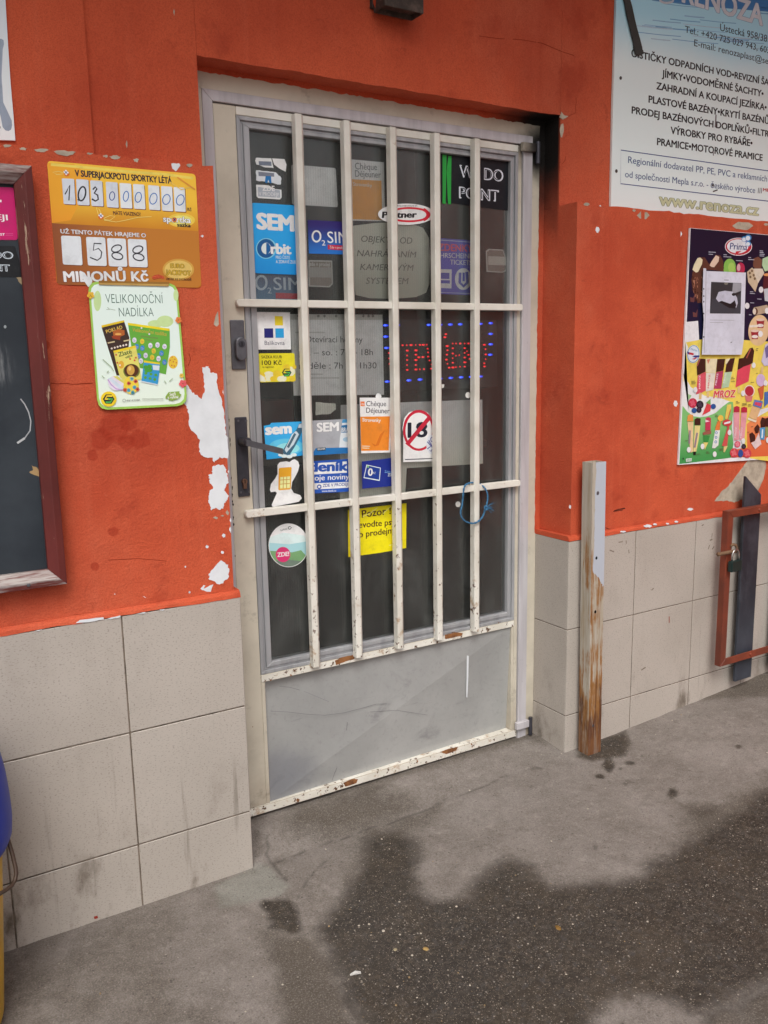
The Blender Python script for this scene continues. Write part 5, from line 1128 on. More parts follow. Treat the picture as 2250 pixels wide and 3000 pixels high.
s.poly([(584, 480), (612, 484), (606, 824), (584, 820)], (40, 152, 62)); s.poly([(612, 600), (624, 490), (646, 490), (642, 826), (622, 824)], (40, 152, 62)); s.poly([(512, 582), (540, 586), (540, 612), (512, 608)], (40, 152, 62)); s.poly([(512, 626), (540, 630), (540, 650), (512, 646)], (40, 152, 62))
s.build('sticker', 'black sticker with a green mark at the top right of the door glass', 'sticker')
s = Sheet(GF, ZL)
s.base([(232, 265), (464, 268), (472, 521), (247, 522)], (222, 226, 236), .0006)
s.poly([(360, 293), (415, 295), (417, 357), (362, 357)], (226, 196, 44)); s.poly([(288, 377), (349, 377), (351, 442), (290, 442)], (34, 36, 108)); s.poly([(364, 377), (422, 377), (424, 442), (366, 442)], (40, 150, 206))
s.text('Balíkovna', (292, 490), (428, 490), 30, (60, 60, 84), .0)
s.build('sticker', 'white square sticker with yellow, navy and blue squares below the upper cross bar', 'sticker')
s = Sheet(GF, ZL)
s.base(rq([(250, 548), (495, 546), (504, 738), (260, 746)], .06), (228, 206, 40), .0006)
for k, (x, y, r) in enumerate(((320, 705, 46), (272, 700, 26), (375, 690, 30), (470, 670, 34), (440, 650, 30), (350, 735, 24), (400, 732, 26), (480, 722, 26), (280, 735, 22), (420, 720, 24), (495, 640, 16))): s.ell(x, min(y, 722), r*.9, min(r, 742-min(y, 722))*.95, (230, 190, 50) if k % 3 else (236, 226, 186), 16)
s.poly([(258, 690), (258, 738), (300, 742), (290, 710)], (232, 226, 200)); hexlogo(s, 442, 679, 33, False)
s.text('SAZKA KLUB', (270, 582), (408, 581), 21, (40, 36, 20), .01); s.text('100 Kč', (273, 627), (408, 626), 33, (40, 36, 20), .015); s.text('za registraci', (276, 646), (353, 645), 12, (60, 52, 20), .005)
s.build('sticker', 'yellow rounded sticker with balls and 100 Kč', 'sticker')
s = Sheet(GF, ZL)
s.base([(286, 1042), (330, 1034), (336, 1022), (580, 1010), (592, 1240), (305, 1272)], grad((34, 140, 200), (54, 156, 210), 1.05, 1.2), .0006)
s.ell(440, 1185, 120, 56, (90, 184, 222)); s.ell(450, 1195, 80, 36, (140, 208, 232))
s.text('sem', (302, 1102), (472, 1090), 74, (228, 234, 240), .06)
s.poly([(528, 1028), (548, 1020), (552, 1040), (546, 1080), (532, 1120), (500, 1180), (462, 1240), (420, 1240), (412, 1215), (446, 1160), (478, 1100), (508, 1070)], (58, 96, 120)); s.poly([(478, 1100), (506, 1076), (526, 1100), (490, 1170), (440, 1225), (428, 1205)], (190, 202, 210)); s.poly([(526, 1032), (548, 1024), (546, 1056), (520, 1056)], (196, 204, 210)); s.line([(500, 1095), (450, 1190)], 8, (70, 96, 112))
for a, b in ((425, 1248), (460, 1252), (490, 1240), (405, 1240)): s.ell(a, b, 22, 12, (206, 224, 232), 9)
s.ell(571, 1195, 10, 34, (186, 200, 208), 12)
s.build('sticker', 'light blue sticker with a bottle in ice behind the door handle', 'sticker')
s = Sheet(GF, ZL)
s.base([(600, 1008), (886, 994), (889, 1228), (610, 1244)], (158, 160, 166), .0006)
s.poly([(824, 998), (880, 995), (887, 1110), (889, 1200), (800, 1195), (806, 1120)], (206, 212, 220)); s.poly([(815, 1040), (884, 1030), (886, 1085), (815, 1090)], (44, 110, 160)); s.poly([(824, 998), (880, 995), (884, 1020), (818, 1022)], (70, 140, 186)); s.ell(852, 1135, 28, 16, (150, 180, 200), 12); s.poly([(640, 1195), (889, 1188), (889, 1228), (610, 1244)], (34, 106, 168))
s.text('SEM', (650, 1082), (795, 1075), 62, (222, 224, 228), .05, 0, out=(.02, (110, 112, 118))); s.text('BRAN', (818, 1085), (884, 1080), 32, (226, 232, 238), .02); s.poly([(650, 1192), (708, 1188), (708, 1210), (650, 1214)], (40, 60, 70)); s.text('BRANÍK', (654, 1208), (706, 1204), 14, (220, 224, 226), .01)
s.build('sticker', 'grey sticker with a beer can right of the bottle sticker', 'sticker')
s = Sheet(GF, ZL)
s.base([(940, 850), (1164, 850), (1157, 1100), (1150, 1223), (950, 1230)], (222, 224, 228), .0006)
s.poly([(944, 980), (1146, 977), (1138, 1210), (950, 1213)], (226, 128, 42)); s.poly([(945, 876), (973, 876), (974, 908), (946, 908)], (220, 110, 50)); s.text('Up', (949, 900), (970, 900), 16, (236, 226, 220), .01)
s.text('Chèque', (984, 908), (1120, 908), 38, (66, 64, 72), .008); s.text('Déjeuner', (984, 953), (1143, 957), 38, (66, 64, 72), .008); s.text('Stravenky', (958, 1012), (1083, 1016), 25, (232, 222, 212), .02)
s.poly([(1020, 1160), (1050, 1172), (1080, 1100), (1112, 1072), (1090, 1120), (1070, 1175), (1040, 1182)], (200, 106, 30)); s.line([(955, 1180), (1010, 1182)], 3, (236, 200, 170)); s.line([(955, 1193), (1006, 1195)], 3, (236, 200, 170))
s.ell(1068, 842, 20, 22, (222, 222, 220), 16)
s.build('sticker', 'crisp white and orange voucher sticker left of the struck out 18', 'sticker')
s = Sheet(GF, ZM)
s.base([(305, 1290), (307, 1090), (300, 1060), (312, 990), (345, 950), (410, 932), (470, 950), (508, 1000), (520, 1060), (527, 1120), (528, 1281)], (222, 226, 232), .0006)
s.ell(412, 1073, 108, 140, (182, 34, 56), 36); s.ell(412, 1075, 91, 122, (224, 228, 232), 36)
s.text('18', (340, 1122), (466, 1116), 106, (28, 30, 44), .03)
s.line([(330, 1172), (484, 986)], 14, (182, 34, 56))
s.ell(497, 1168, 34, 66, (206, 210, 220), 20); s.line([(470, 1150), (495, 1180), (470, 1200)], 4, (96, 100, 150)); s.line([(480, 1140), (505, 1190)], 4, (96, 100, 150)); s.arc(502, 1135, 10, 14, 3, (110, 112, 156)); s.line([(486, 1208), (495, 1218), (504, 1200)], 3, (110, 112, 156))
s.line([(318, 1272), (526, 1264)], 3.5, (90, 92, 98))
s.build('sticker', 'white prohibition sign with a red ring and a struck out 18', 'sticker')
s = Sheet(GF, ZL)
s.base([(576, 1286), (876, 1267), (880, 1490), (580, 1506)], (36, 80, 166), .0006)
s.poly([(588, 1300), (852, 1284), (853, 1362), (590, 1376)], (224, 228, 234)); s.text('deník', (600, 1354), (856, 1346), 68, (32, 74, 158), .05)
s.text('moje noviny', (590, 1417), (868, 1406), 40, (222, 228, 236), .014); s.poly(rq([(588, 1436), (872, 1424), (872, 1464), (590, 1478)], .4), (224, 228, 234)); s.text('ZDE V PRODEJI', (688, 1460), (860, 1450), 22, (32, 60, 140), .02); s.arc(664, 1458, 12, 12, 4, (60, 90, 160)); s.text('www.deník.cz', (682, 1494), (780, 1490), 15, (214, 222, 234), .01)
s.build('sticker', 'royal blue sticker with a white newspaper title', 'sticker')
s = Sheet(GF, ZL)
s.base([(955, 1286), (1185, 1257), (1186, 1451), (958, 1471)], grad((30, 44, 124), (46, 130, 200), 1.44, 1.56, 0), .0006)
s.poly([(986, 1306), (1084, 1328), (1076, 1418), (966, 1398)], (206, 216, 230)); s.poly([(990, 1312), (1079, 1332), (1072, 1410), (972, 1392)], grad((26, 54, 130), (40, 110, 180), 1.45, 1.50, 0)); s.poly([(990, 1312), (1004, 1315), (1002, 1328), (989, 1325)], (120, 180, 110)); s.text('0', (997, 1382), (1026, 1382), 52, (226, 230, 238), .03); s.text('Kč', (1030, 1370), (1048, 1372), 16, (210, 220, 234), .0)
s.text('Zakoupíte', (1110, 1362), (1184, 1362), 17, (120, 170, 214), .0); s.text('ZDE', (1131, 1386), (1166, 1386), 20, (206, 222, 236), .02)
s.build('sticker', 'dark to light blue sticker with a tilted card under the voucher sticker', 'sticker')
s = Sheet(GF, ZL)
s.base([(498, 1270), (520, 1285), (529, 1312), (520, 1350), (500, 1390), (480, 1425), (473, 1470), (490, 1500), (535, 1515), (546, 1536), (525, 1560), (400, 1585), (346, 1596), (340, 1580), (376, 1500), (365, 1490), (335, 1495), (328, 1480), (335, 1440), (365, 1400), (380, 1370), (380, 1310), (396, 1290), (440, 1284), (462, 1290), (480, 1275)], (224, 226, 224), .0006)
s.poly(rq([(388, 1330), (476, 1322), (470, 1476), (385, 1482)], .12), grad((206, 150, 40), (232, 200, 70), 1.13, 1.22, 2)); s.poly([(398, 1392), (466, 1386), (464, 1466), (396, 1470)], (236, 216, 150))
for a, b in (((398, 1412), (466, 1407)), ((396, 1440), (465, 1435)), ((420, 1390), (418, 1470)), ((443, 1388), (441, 1468))): s.line([a, b], 2, (180, 130, 40))
s.build('sticker', 'white cut out sticker with a plain yellow phone card', 'sticker')
s = Sheet(GF, ZL)
s.base([(455+136*math.cos(t), 1857+149*math.sin(t)) for t in np.linspace(0, 2*math.pi, 44, endpoint=False)], (222, 228, 230), .0006)
ell_ = lambda t: (455+132*math.cos(t), 1857+145*math.sin(t))
s.poly([ell_(t) for t in np.linspace(R_(-20), R_(200), 24)], grad((150, 190, 196), (216, 226, 230), .92, 1.0)); s.poly([ell_(t) for t in np.linspace(R_(28), R_(165), 20)]+[(400, 1898), (480, 1905), (540, 1890)], (110, 150, 104)); s.poly([ell_(t) for t in np.linspace(R_(48), R_(132), 16)]+[(420, 1950), (500, 1960)], (104, 120, 108))
s.poly([(330, 1800), (420, 1770), (560, 1790), (585, 1830), (460, 1850), (325, 1840)], (200, 220, 226))
s.text('GoMobil', (400, 1762), (446, 1750), 15, (60, 66, 70), .01); s.arc(462, 1738, 9, 9, 2.5, (60, 66, 70), 20, 320); s.line([(470, 1738), (478, 1735)], 2.5, (60, 66, 70))
s.ell(417, 1920, 50, 52, (196, 50, 104)); s.text('ZDE!', (379, 1936), (458, 1928), 30, (236, 230, 234), .03)
s.build('sticker', 'round landscape sticker with a magenta spot below the lower cross bar', 'sticker')
s = Sheet(GF, ZL)
s.base([(860, 1617), (1060, 1592), (1259, 1570), (1257, 1875), (1080, 1908), (864, 1937)], (228, 204, 20), .0008)
s.text('Pozor !', (956, 1668), (1152, 1642), 52, (60, 30, 26), .02); s.text('Nevodte psy', (890, 1742), (1182, 1716), 44, (60, 30, 26), .02); s.text('do prodejny', (905, 1808), (1183, 1772), 44, (60, 30, 26), .02)
for l in ([(960, 1660), (1010, 1640), (1060, 1600)], [(1100, 1640), (1170, 1575)], [(1140, 1858), (1190, 1845)]): s.line(l, 3, (240, 226, 120))
s.build('notice', 'yellow paper notice about dogs in the middle of the door', 'notice')
for z, a, b, r, lb in ((ZM, 748, 833, 18, 'white paper dot below the lit sign'), (ZM, 680, 1577, 17, 'white paper dot below the lower cross bar beside the blue cord')):
    s = Sheet(GF, z); s.base([(a+r*math.cos(t), b+r*1.15*math.sin(t)) for t in np.linspace(0, 2*math.pi, 14, endpoint=False)], (214, 214, 210), .0005); s.build('sticker', lb, 'sticker')
s = Sheet(GF, (1100, 880, 400/1659)); s.base([(680, 1015), (735, 1010), (835, 1020), (832, 1060), (740, 1075), (695, 1070)], (206, 206, 200), .0005, .001); s.build('paper_scrap', 'torn scrap of white paper stuck under the lit sign', 'scrap')
s = Sheet(GF, (1100, 880, 400/1659)); s.base([(695, 695), (735, 682), (745, 860), (726, 830)], (196, 200, 196), .0005, .001); s.build('paper_scrap', 'torn pale strip stuck beside the middle of the lit sign', 'scrap')

PK = 2.1; _pc.clear()
# ------------------------------------------------------------------ behind the ribbed pane
s = Sheet(GB, ZU); s.base(rq([(720, 905), (1028, 930), (1042, 1202), (725, 1182)], .05), (206, 206, 198), .001); s.build('notice', 'blank white card behind the glass between the first bars', 'notice')
s = Sheet(GB, ZU); s.base([(1100, 866), (1362, 890), (1370, 1300), (1110, 1294)], (206, 212, 206), .001)
s.poly([(1105, 1005), (1345, 1018), (1350, 1292), (1112, 1284)], (236, 122, 40)); s.text('Chèque', (1163, 938), (1315, 945), 48, (70, 74, 76), .012); s.text('Déjeuner', (1163, 990), (1342, 998), 48, (70, 74, 76), .012); s.text('Stravenky', (1148, 1052), (1280, 1062), 26, (236, 200, 170), .01)
s.build('sticker', 'blurred voucher sticker behind the ribbed glass at the top', 'sticker')
s = Sheet(GB, ZV)
pts = [(-40, 975), (120, 955), (250, 950), (380, 965), (450, 990), (490, 1060), (500, 1200), (492, 1380), (470, 1440), (400, 1470), (250, 1482), (80, 1478), (-20, 1455), (-35, 1300)]
s.base(pts, grad((130, 130, 120), (150, 150, 140), 1.58, 1.74), .001)
for t, a, b in (('OBJEKT', (20, 1086), (228, 1096)), ('OD', (290, 1098), (375, 1100)), ('NAHRÁVÁNÍM', (-10, 1186), (404, 1196)), ('KAMEROVÝM', (12, 1282), (385, 1288)), ('SYSTÉMEM', (52, 1378), (350, 1380))): s.text(t, a, b, 46, (76, 76, 70), .008, .2)
s.build('notice', 'rounded beige camera notice behind the glass at the top', 'notice')
s = Sheet(GB, ZV); s.base(rq([(505, 1056), (806, 1078), (802, 1458), (505, 1446)], .04), (62, 62, 150), .001)
s.arc(655, 1260, 1, 1, 1, (62, 62, 150)); s.line([(518, 1070), (794, 1090), (791, 1446), (518, 1436), (518, 1070)], 3, (150, 156, 210))
s.text('JÍZDENKY', (520, 1146), (792, 1156), 52, (206, 66, 80), .03); s.text('FAHRSCHEINE', (520, 1196), (790, 1202), 36, (190, 196, 226), .008); s.text('TICKETS', (637, 1244), (788, 1250), 36, (190, 196, 226), .008)
s.poly([(530, 1275), (648, 1278), (646, 1410), (530, 1406)], (190, 198, 222)); s.poly([(545, 1300), (632, 1303), (632, 1345), (545, 1342)], (56, 56, 140)); s.poly([(560, 1352), (635, 1354), (635, 1376), (560, 1374)], (56, 56, 140)); s.ell(728, 1345, 58, 76, (196, 202, 226)); s.line([(706, 1300), (704, 1370), (730, 1395), (756, 1370), (752, 1295)], 10, (56, 56, 140)); s.line([(730, 1300), (730, 1360)], 8, (56, 56, 140))
s.build('sign', 'dark blue ticket sale sign behind the glass at the right', 'sign')
for z, q, t, lb in ((ZU, [(838, 1568), (1003, 1572), (1008, 1735), (985, 1758), (840, 1752)], 1, 'faded grey sticker outline behind the glass under the indigo sticker'), (ZV, [(905, 1135), (1005, 1140), (1035, 1230), (1028, 1290), (1000, 1302), (890, 1295), (885, 1150)], 0, 'faded grey sticker outline behind the glass right of the ticket sign')):
    s = Sheet(GB, z); s.base(q, (150, 150, 146), .0008); cx = sum(p[0] for p in q)/len(q); cy = sum(p[1] for p in q)/len(q)
    s.poly([(cx+(x-cx)*.9, cy+(y-cy)*.9) for x, y in q], (104, 96, 90))
    if t: s.text('zde v prodeji', (846, 1608), (988, 1612), 28, (160, 160, 156), .02); s.poly([(842, 1618), (996, 1620), (996, 1690), (842, 1688)], (128, 126, 122))
    else: s.poly([(cx-62, cy-34), (cx+62, cy-30), (cx+62, cy+30), (cx-62, cy+26)], (150, 148, 142))
    s.build('sticker', lb, 'sticker')
s = Sheet(GB, ZU); s.base([(465, 1655), (785, 1668), (790, 1852), (468, 1845)], grad((70, 104, 130), (60, 70, 96), 1.53, 1.62), .001)
s.arc(511, 1725, 36, 46, 8, (150, 160, 170)); s.text('2', (555, 1800), (582, 1800), 42, (150, 160, 170), .01); s.text('SIM', (598, 1775), (790, 1778), 92, (150, 160, 170), .008); s.poly([(610, 1795), (786, 1802), (786, 1840), (612, 1836)], (160, 44, 60))
s.build('sticker', 'faded blue sticker behind the glass just above the upper cross bar', 'sticker')
s = Sheet(GB, ZL); s.base([(466, 280), (1095, 284), (1106, 830), (490, 836)], (206, 208, 202), .001)
s.poly([(466, 282), (1095, 286), (1096, 320), (468, 318)], (150, 150, 146))
for x in (520, 658, 700, 780, 850, 965, 1000, 1030): s.ell(x, 293, 9, 10, (96, 96, 94), 8)
GT = (72, 75, 75)
s.text('Otevírací hodiny', (568, 472), (960, 474), 46, GT, .004); s.text('po. – so. : 7h – 18h', (526, 562), (1030, 560), 46, GT, .004); s.text('neděle : 7h – 11h30', (526, 654), (1055, 650), 46, GT, .004)
for a, b in (((500, 405), (700, 405)), ((524, 690), (690, 690)), ((524, 716), (800, 715))): s.line([a, b], 4, (150, 150, 148))
s.build('notice', 'white opening hours sheet in a punched sleeve behind the glass', 'notice')
s = Sheet(GB+.02, ZM); s.base([(-120, 900), (300, 882), (845, 862), (850, 1300), (330, 1330), (320, 1500), (-125, 1560)], grad((190, 184, 164), (206, 202, 186), 1.0, 1.25), .001); s.build('notice', 'large beige paper sheet behind the glass behind the prohibition sign', 'notice')
s = Sheet(GB, ZL); s.base([(640, 880), (775, 890), (778, 930), (740, 960), (640, 970)], (176, 176, 166), .001, .001); s.build('paper_scrap', 'torn pale sheet corner behind the glass above the grey can sticker', 'scrap')
# lit sign
Z_ = (1100, 880, 400/1659); LY = GB+.012
led = empty('led_sign', P(1300, 1080, LY)); tag(led, 'black sign with red and blue light dots behind the glass', 'sign')
a, b = P(1110, 935, LY+.004), P(1455, 1135, LY+.004)
mb = MB(); mb.box(a.x, b.x, LY+.003, LY+.02, b.z, a.z, plain('black_sign_panel', (26, 26, 28), .5, .3)); mb.build('sign_panel', led, bev=.002)
def emit(name, c, st):
    n = NT(name); n.b.inputs['Emission Color'].default_value = (*c, 1); n.b.inputs['Emission Strength'].default_value = st; return n.out(c, .5)
RED, BLUE, RHALO, BHALO = emit('red_light', (1, .03, .04), .8), emit('blue_light', (.06, .14, 1), 1.5), emit('red_light_halo', (1, .01, .02), .22), emit('blue_light_halo', (.02, .05, 1), .55)
def dots(name, pts, m, md, rx, ry):
    mb = MB()
    for sc_, mm, yy, dx in ((1, m, 0, 0), (2.1, md, .0012, rx*.7)):  # wider dim disc behind each dot: its blurred glow built as emission
        c = P(Z_[0]+700*Z_[2], Z_[1]+600*Z_[2], 0); k_ = (P(Z_[0]+701*Z_[2], Z_[1]+600*Z_[2], LY)-P(Z_[0]+700*Z_[2], Z_[1]+600*Z_[2], LY)).x
        mb.prism([((dx+rx*sc_*math.cos(t))*k_, yy, ry*(1+(sc_-1)*.5)*math.sin(t)*k_*.9) for t in np.linspace(0, 2*math.pi, 8, endpoint=False)], (0, .001, 0), mm)
    d0 = mb.build(name, led, base=Vector((0, 0, 0)))
    for i, (px, py, kx) in enumerate(pts):
        o = d0 if i == 0 else d0.copy()
        if i: COL.objects.link(o)
        o.parent = led; o.location = P(Z_[0]+px*Z_[2], Z_[1]+py*Z_[2], LY)-led.location; o.scale = (kx, 1, .75+.25*kx)
reds = [(x, 545-(x-330)*.02) for x in (215, 330, 380, 430, 490, 540, 580, 625)]+[(183, 583), (165, 640), (165, 705), (172, 772), (190, 825), (222, 855)]+[(385, y) for y in (610, 670, 725, 787, 845)]+[(490, y) for y in (607, 660, 725, 785, 840)]+[(540, 838), (590, 836), (525, 692), (575, 688), (640, 683), (700, 682), (635, 588), (640, 632), (718, 583), (718, 632), (658, 730), (690, 778), (680, 830)]
reds += [(940, y) for y in (525, 582, 645, 703, 758, 815)]+[(x, 524) for x in (980, 1030, 1085, 1130, 1175, 1210)]+[(980, 672), (1020, 666), (895, 818), (980, 812), (1030, 806), (1085, 805), (870, 555), (875, 606), (868, 660), (862, 720), (877, 770)]+[(1085, y) for y in (580, 638, 695, 752)]+[(1113, 618), (1130, 662), (1145, 712), (1162, 755)]+[(1175, y) for y in (577, 633, 692, 748, 802)]+[(1322, 540), (1338, 593), (1340, 657), (1340, 715), (1322, 766), (1325, 803), (855, 410), (843, 448)]
r4 = random.Random(9)
dots('red_light', [(x, y, r4.uniform(.3, 1.0)) for x, y in reds[:100]], RED, RHALO, 11, 7)
dots('blue_light', [(x, y, 1) for x, y in ((118, 303), (120, 440), (130, 578), (137, 987), (645, 298), (905, 293), (1025, 290), (1395, 277), (1395, 407), (1395, 533), (1390, 660), (400, 972), (535, 962), (910, 943), (1035, 935), (1155, 930), (260, 300), (260, 980), (780, 295), (780, 950), (1270, 285), (1270, 925))], BLUE, BHALO, 15, 8)

PK = 1.3; _pc.clear()
# ================================================================== OTHER THINGS
# cord looped round the bar
CORD = NT('blue_twine'); wv_ = CORD.n('ShaderNodeTexWave'); CORD.link(CORD.vec((1, 1, 1)), wv_.inputs['Vector']); wv_.inputs['Scale'].default_value = 90; wv_.inputs['Distortion'].default_value = 3
CORD.out(CORD.mix(wv_.outputs['Fac'], (.03, .12, .26), (.09, .27, .46)), .8, .2); CORD.bump(wv_.outputs['Fac'], .8, .002); CORD = CORD.m
tw = empty('cord_loop', P(1395, 1480, .14)); tag(tw, 'blue twine loop knotted round the last bar and the lower cross bar', 'cord')
lp_ = [(800, 1432, .158), (770, 1430, .150), (740, 1440, .142), (722, 1462, .138), (714, 1520, .137), (708, 1580, .137), (698, 1625, .137), (705, 1665, .137), (735, 1695, .137), (780, 1707, .138), (820, 1692, .138), (850, 1655, .137), (862, 1618, .136), (872, 1590, .136), (880, 1550, .137), (880, 1510, .138), (868, 1475, .142), (845, 1450, .150), (820, 1436, .158), (800, 1432, .158)]
cp = [P(ZM[0]+a*ZM[2], ZM[1]+b*ZM[2], y) for a, b, y in lp_]
sm = []
for i in range(len(cp)-1):
    p0, p1, p2, p3 = cp[max(i-1, 0)], cp[i], cp[i+1], cp[min(i+2, len(cp)-1)]
    for k in range(5):
        t = k/5; sm.append(.5*((2*p1)+(p2-p0)*t+(2*p0-5*p1+4*p2-p3)*t*t+(3*p1-p0-3*p2+p3)*t**3))
sm.append(cp[-1])
for ph in (0, math.pi):
    mb = MB(); mb.tube([p+Vector((math.cos(i*1.1+ph), 0, math.sin(i*1.1+ph)))*.0013+Vector((0, math.sin(i*1.1+ph)*.0012, 0)) for i, p in enumerate(sm)], .0019, CORD, 8); mb.build('strand', tw, smooth=True)
mb = MB(); kc = P(ZM[0]+868*ZM[2], ZM[1]+1602*ZM[2], .134)
for k in range(3):
    an = k*1.1; mb.tube([kc+Vector((.006*math.cos(t)*math.cos(an), -.002+.004*math.sin(t), .006*math.sin(t+an))) for t in np.linspace(0, 6.28, 12)], .002, CORD, 7)
r5 = random.Random(2)
for k in range(26):
    an = r5.uniform(-.75, .55); L = r5.uniform(.012, .038); d_ = Vector((math.cos(an), r5.uniform(-.35, .15), math.sin(an))); mb.tube([kc, kc+d_*L*.5+Vector((0, 0, .001)), kc+d_*L+Vector((0, 0, -.002))], [.0007, .0005, .0003], CORD, 4)
mb.build('knot', tw)
# post against the corner
pst = empty('steel_post', (2.004, -.04, .04)); tag(pst, 'rusty white painted square post standing against the tiled corner', 'post')
mb = MB(); x0, x1, y0, y1 = 1.9735, 2.0320, -.0625, -.0165
hz0, hz1 = .036, 1.036
def pbox(z, dx): return [(x0+dx, y0, z), (x1+dx, y0, z), (x1+dx, y1, z), (x0+dx, y1, z)]
lev = [pbox(hz0+(hz1-hz0)*k/12, .0125*(1-k/12)) for k in range(13)]
vs = [v for l in lev for v in l]; fs = [(4*k+j, 4*k+(j+1) % 4, 4*k+4+(j+1) % 4, 4*k+4+j) for k in range(12) for j in range(4)]
t_ = .004; it = [(x0+t_, y0+t_, hz1), (x1-t_, y0+t_, hz1), (x1-t_, y1-t_, hz1), (x0+t_, y1-t_, hz1)]; ib = [(a, b, hz1-.05) for a, b, c in it]
n0 = len(vs); vs += it+ib; top = 48
fs += [(top+j, top+(j+1) % 4, n0+(j+1) % 4, n0+j) for j in range(4)]+[(n0+j, n0+(j+1) % 4, n0+4+(j+1) % 4, n0+4+j) for j in range(4)]+[(n0+4, n0+5, n0+6, n0+7), (0, 3, 2, 1)]
mb.add(vs, fs, POSTM); pb = mb.build('post_body', pst)
ZQ = (1640, 1320, 220/529)
for a, b, r, m in ((268, 300, .0055, STEEL), (258, 757, .0045, BLACKM), (250, 1136, .0048, BLACKM), (235, 1938, .0045, DSTEEL)):
    q = P(ZQ[0]+a*ZQ[2], ZQ[1]+b*ZQ[2], y0); mb = MB(); mb.lathe([(.0001, 0), (r, 0), (r*.9, .0004), (.0001, .0005)], (0, 0, 0), m, 16)
    for v in mb.v: v.x, v.y, v.z = q.x+v.x, y0-.0002-v.z, q.z+v.y*1.2
    mb.build('bolt' if m in (STEEL, DSTEEL) else 'bolt_hole', pst)
# folded gate
gt = empty('folding_gate', (3.3, -.045, .2)); tag(gt, 'red brown steel gate frame with pointed dark pickets folded against the wall', 'gate')
gx0, gx1, gz0, gz1 = 2.650, 4.05, .2165, .8065
mb = MB(); yf, yb = -.062, -.036
mb.ring((gx0, gz0, gx1, gz1), (gx0+.030, gz0+.028, gx1-.03, gz1-.026), yf, yf+.004, GATER)
mb.ring((gx0, gz0, gx1, gz1), (gx0+.004, gz0+.004, gx1-.004, gz1-.004), yf+.0042, yb, GATER)
mb.build('gate_frame', gt, bev=.0012, seg=1)
mb = MB(); q = [(0, 0, 0), (.0965, 0, 0), (.0925, 0, .722), (-.004, 0, .800)]; mb.prism(q, (0, .012, 0), SLATE)
pk = mb.build('picket', gt, bev=.0015, seg=1, base=Vector((0, 0, 0)))
for k, x in enumerate((2.778, 2.9955, 3.213, 3.43, 3.648, 3.866)):
    o = pk if k == 0 else pk.copy()
    if k: COL.objects.link(o)
    o.parent = gt; o.location = Vector((x, -.036, .122+(.01 if k else 0)))-Vector(gt['_base'])
for zz in (gz0+.014, gz1-.013):
    for x in (2.826, 3.043, 3.26):
        mb = MB(); mb.lathe([(.0001, 0), (.006, 0), (.0045, .003), (.0001, .004)], (0, 0, 0), GATER, 12)
        for v in mb.v: v.x, v.y, v.z = x+v.x, yf-.0003-v.z, zz+v.y
        mb.build('rivet', gt)
ZP = (2050, 1350, 200/660); 
def PP(a, b, y): return P(ZP[0]+a*ZP[2], ZP[1]+b*ZP[2], y)
mb = MB(); LT = mat_rust('brown_latch', (.20, .12, .07), (.09, .05, .03))
mb.tube([PP(175, 905, -.070), PP(240, 893, -.071), PP(310, 880, -.072), PP(350, 872, -.070)], .0072, LT, 10)
mb.tube([PP(350, 872, -.070), PP(362, 850, -.068), PP(345, 815, -.066), PP(315, 808, -.064), PP(300, 830, -.062)], .0055, LT, 10)
mb.build('latch', gt, smooth=True)
pl_ = empty('padlock', PP(345, 1060, -.07)); tag(pl_, 'small dark green padlock hanging from the gate latch', 'padlock')
a, b = PP(298, 975, -.08), PP(392, 1058, -.08)
mb = MB(); mb.box(a.x, b.x, -.088, -.068, b.z, a.z, plain('dark_green_enamel', (20, 44, 42), .3, .5)); mb.build('lock_body', pl_, bev=.004)
mb = MB(); c1, c2 = a.x+.010, b.x-.010; rr_ = (c2-c1)/2; zc = a.z+.018
mb.tube([(c1, -.078, a.z-.002), (c1, -.078, zc)]+[((c1+c2)/2-rr_*math.cos(t), -.078, zc+rr_*1.2*math.sin(t)) for t in np.linspace(.2, math.pi-.2, 9)]+[(c2, -.078, zc), (c2, -.078, a.z-.002)], .0036, plain('chromed_steel', (190, 190, 186), .2, .6, .9, var=.05), 10); mb.build('shackle', pl_, smooth=True)
# rusty box beam above the door
bb = empty('steel_beam', (1.34, .06, 2.275)); tag(bb, 'dark rusty square steel tube on the wall above the door', 'beam')
mb = MB(); BEAM = NT('dark_weathered_steel'); BEAM.out(BEAM.mix(BEAM.ramp(BEAM.noise(30, 7, .7), .45, .7), (.052, .040, .034), (.12, .085, .07)), .75, .25); BEAM.bump(BEAM.noise(60, 4), .3, .001); BEAM = BEAM.m
mb.ring((1.281, 0, 1.402, 1), (1.2845, 0, 1.3985, 1), 0, 1, BEAM); mb = MB()
X0, X1, Y0, Y1, ZB0, ZT = 1.281, 1.402, .024, .083, 2.277, 3.0; t_ = .0045
mb.box(X0, X1, Y0, Y0+t_, ZB0, ZT, BEAM); mb.box(X0, X1, Y1-t_, Y1, ZB0, ZT, BEAM); mb.box(X0, X0+t_, Y0+t_+.0002, Y1-t_-.0002, ZB0, ZT, BEAM); mb.box(X1-t_, X1, Y0+t_+.0002, Y1-t_-.0002, ZB0, ZT, BEAM)
mb.box(X0+t_+.0002, X1-t_-.0002, Y0+t_+.0002, Y1-t_-.0002, ZB0+.012, ZB0+.016, BEAM)
mb.build('tube', bb, bev=.001, seg=1)
mb = MB(); q = [Vector((X0-.0006, y, z)) for y, z in ((Y1, 2.40), (Y1, 2.30), (.072, 2.285), (.068, 2.31), (.055, 2.318), (.052, 2.345), (.058, 2.37), (.05, 2.40))]
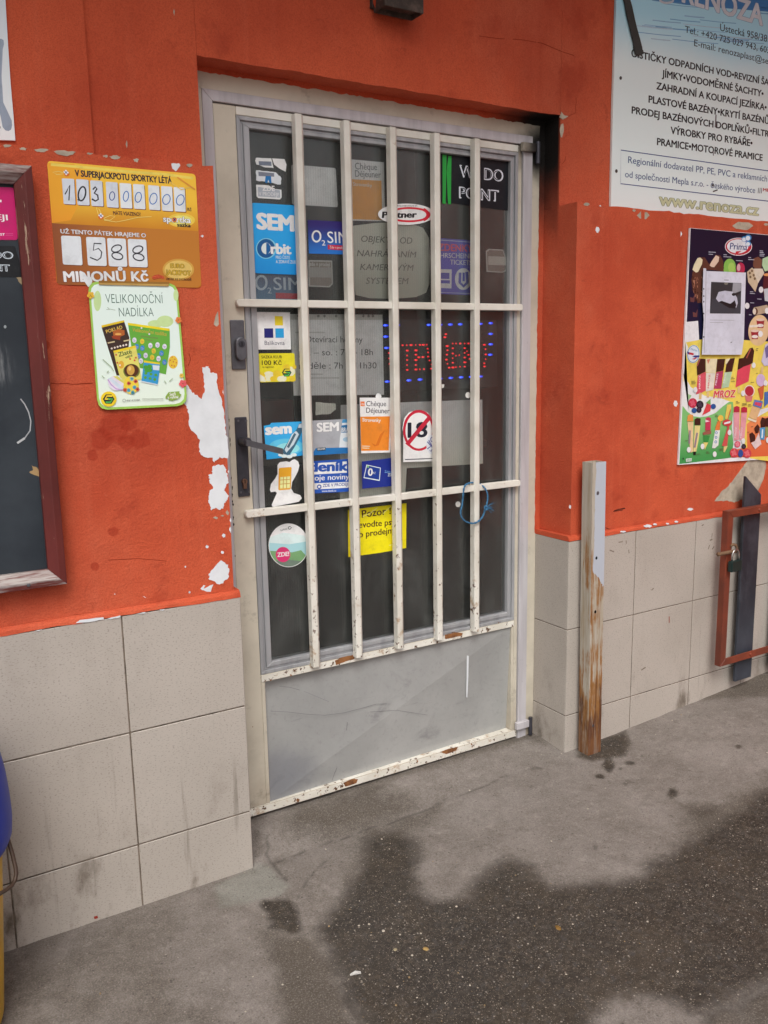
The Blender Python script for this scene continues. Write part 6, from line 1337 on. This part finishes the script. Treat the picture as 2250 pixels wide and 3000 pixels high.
mb.prism(q, (.0004, 0, 0), WALL); mb.build('paint_splash', bb)
mb = MB(); mb.box(X0-.004, X1+.004, .0835, .0948, 2.29, 2.9, BEAM); mb.build('back_plate', bb)
# waste bin at the left edge
bn = empty('waste_bin', (-.035, -.20, 0)); tag(bn, 'yellow waste bin with a blue lid and a brown metal bail', 'bin')
BY_ = plain('yellow_plastic', (206, 166, 30), .4, .4, var=.08, scale=8); BB_ = plain('blue_plastic', (6, 46, 172), .45, .3, var=.08, scale=8)
c = (-.035, -.20, 0)
mb = MB(); mb.lathe([(.0001, .0), (.150, .0), (.162, .006), (.168, .025), (.176, .12), (.188, .28), (.197, .405), (.0001, .405)], c, BY_, 56); mb.build('bin_body', bn, smooth=True)
mb = MB(); mb.lathe([(.150, .406), (.203, .408), (.2125, .414), (.2185, .428), (.2210, .455), (.2208, .485), (.2195, .515), (.2170, .55), (.2120, .585), (.200, .63), (.180, .665), (.130, .69), (.0001, .70)], c, BB_, 56); mb.build('bin_lid', bn, smooth=True)
mb = MB(); BAIL = plain('brown_bail_steel', (84, 68, 58), .5, .4, .3)
def PB(a, b, y): return P(a*150/369, 2100+b*900/2212, y)
mb.tube([PB(20, 700, -.22), PB(36, 790, -.24), PB(60, 890, -.255), PB(92, 1000, -.27), PB(113, 1090, -.28), PB(117, 1130, -.285), PB(110, 1175, -.29), PB(85, 1215, -.30), PB(40, 1250, -.32), PB(-20, 1285, -.345), PB(-90, 1320, -.37), PB(-200, 1360, -.385), PB(-380, 1400, -.385)], .0042, BAIL, 10)
mb.build('bail', bn, smooth=True)
for o in list(bpy.data.objects):
    if '_base' in o: del o['_base']

for o in bpy.data.objects:
    if o.parent is None and 'category' in o:
        if o['category'] == 'pebble': o['group'] = 'loose pebbles on the wet paving'
        elif o['category'] == 'sticker': o['group'] = 'stickers on the door glass' if o.location.y > .1 else 'stickers on the chalkboard'
        elif o['category'] == 'poster': o['group'] = 'posters on the orange wall'
        elif o['category'] == 'carton': o['group'] = 'cartons on the counter inside'
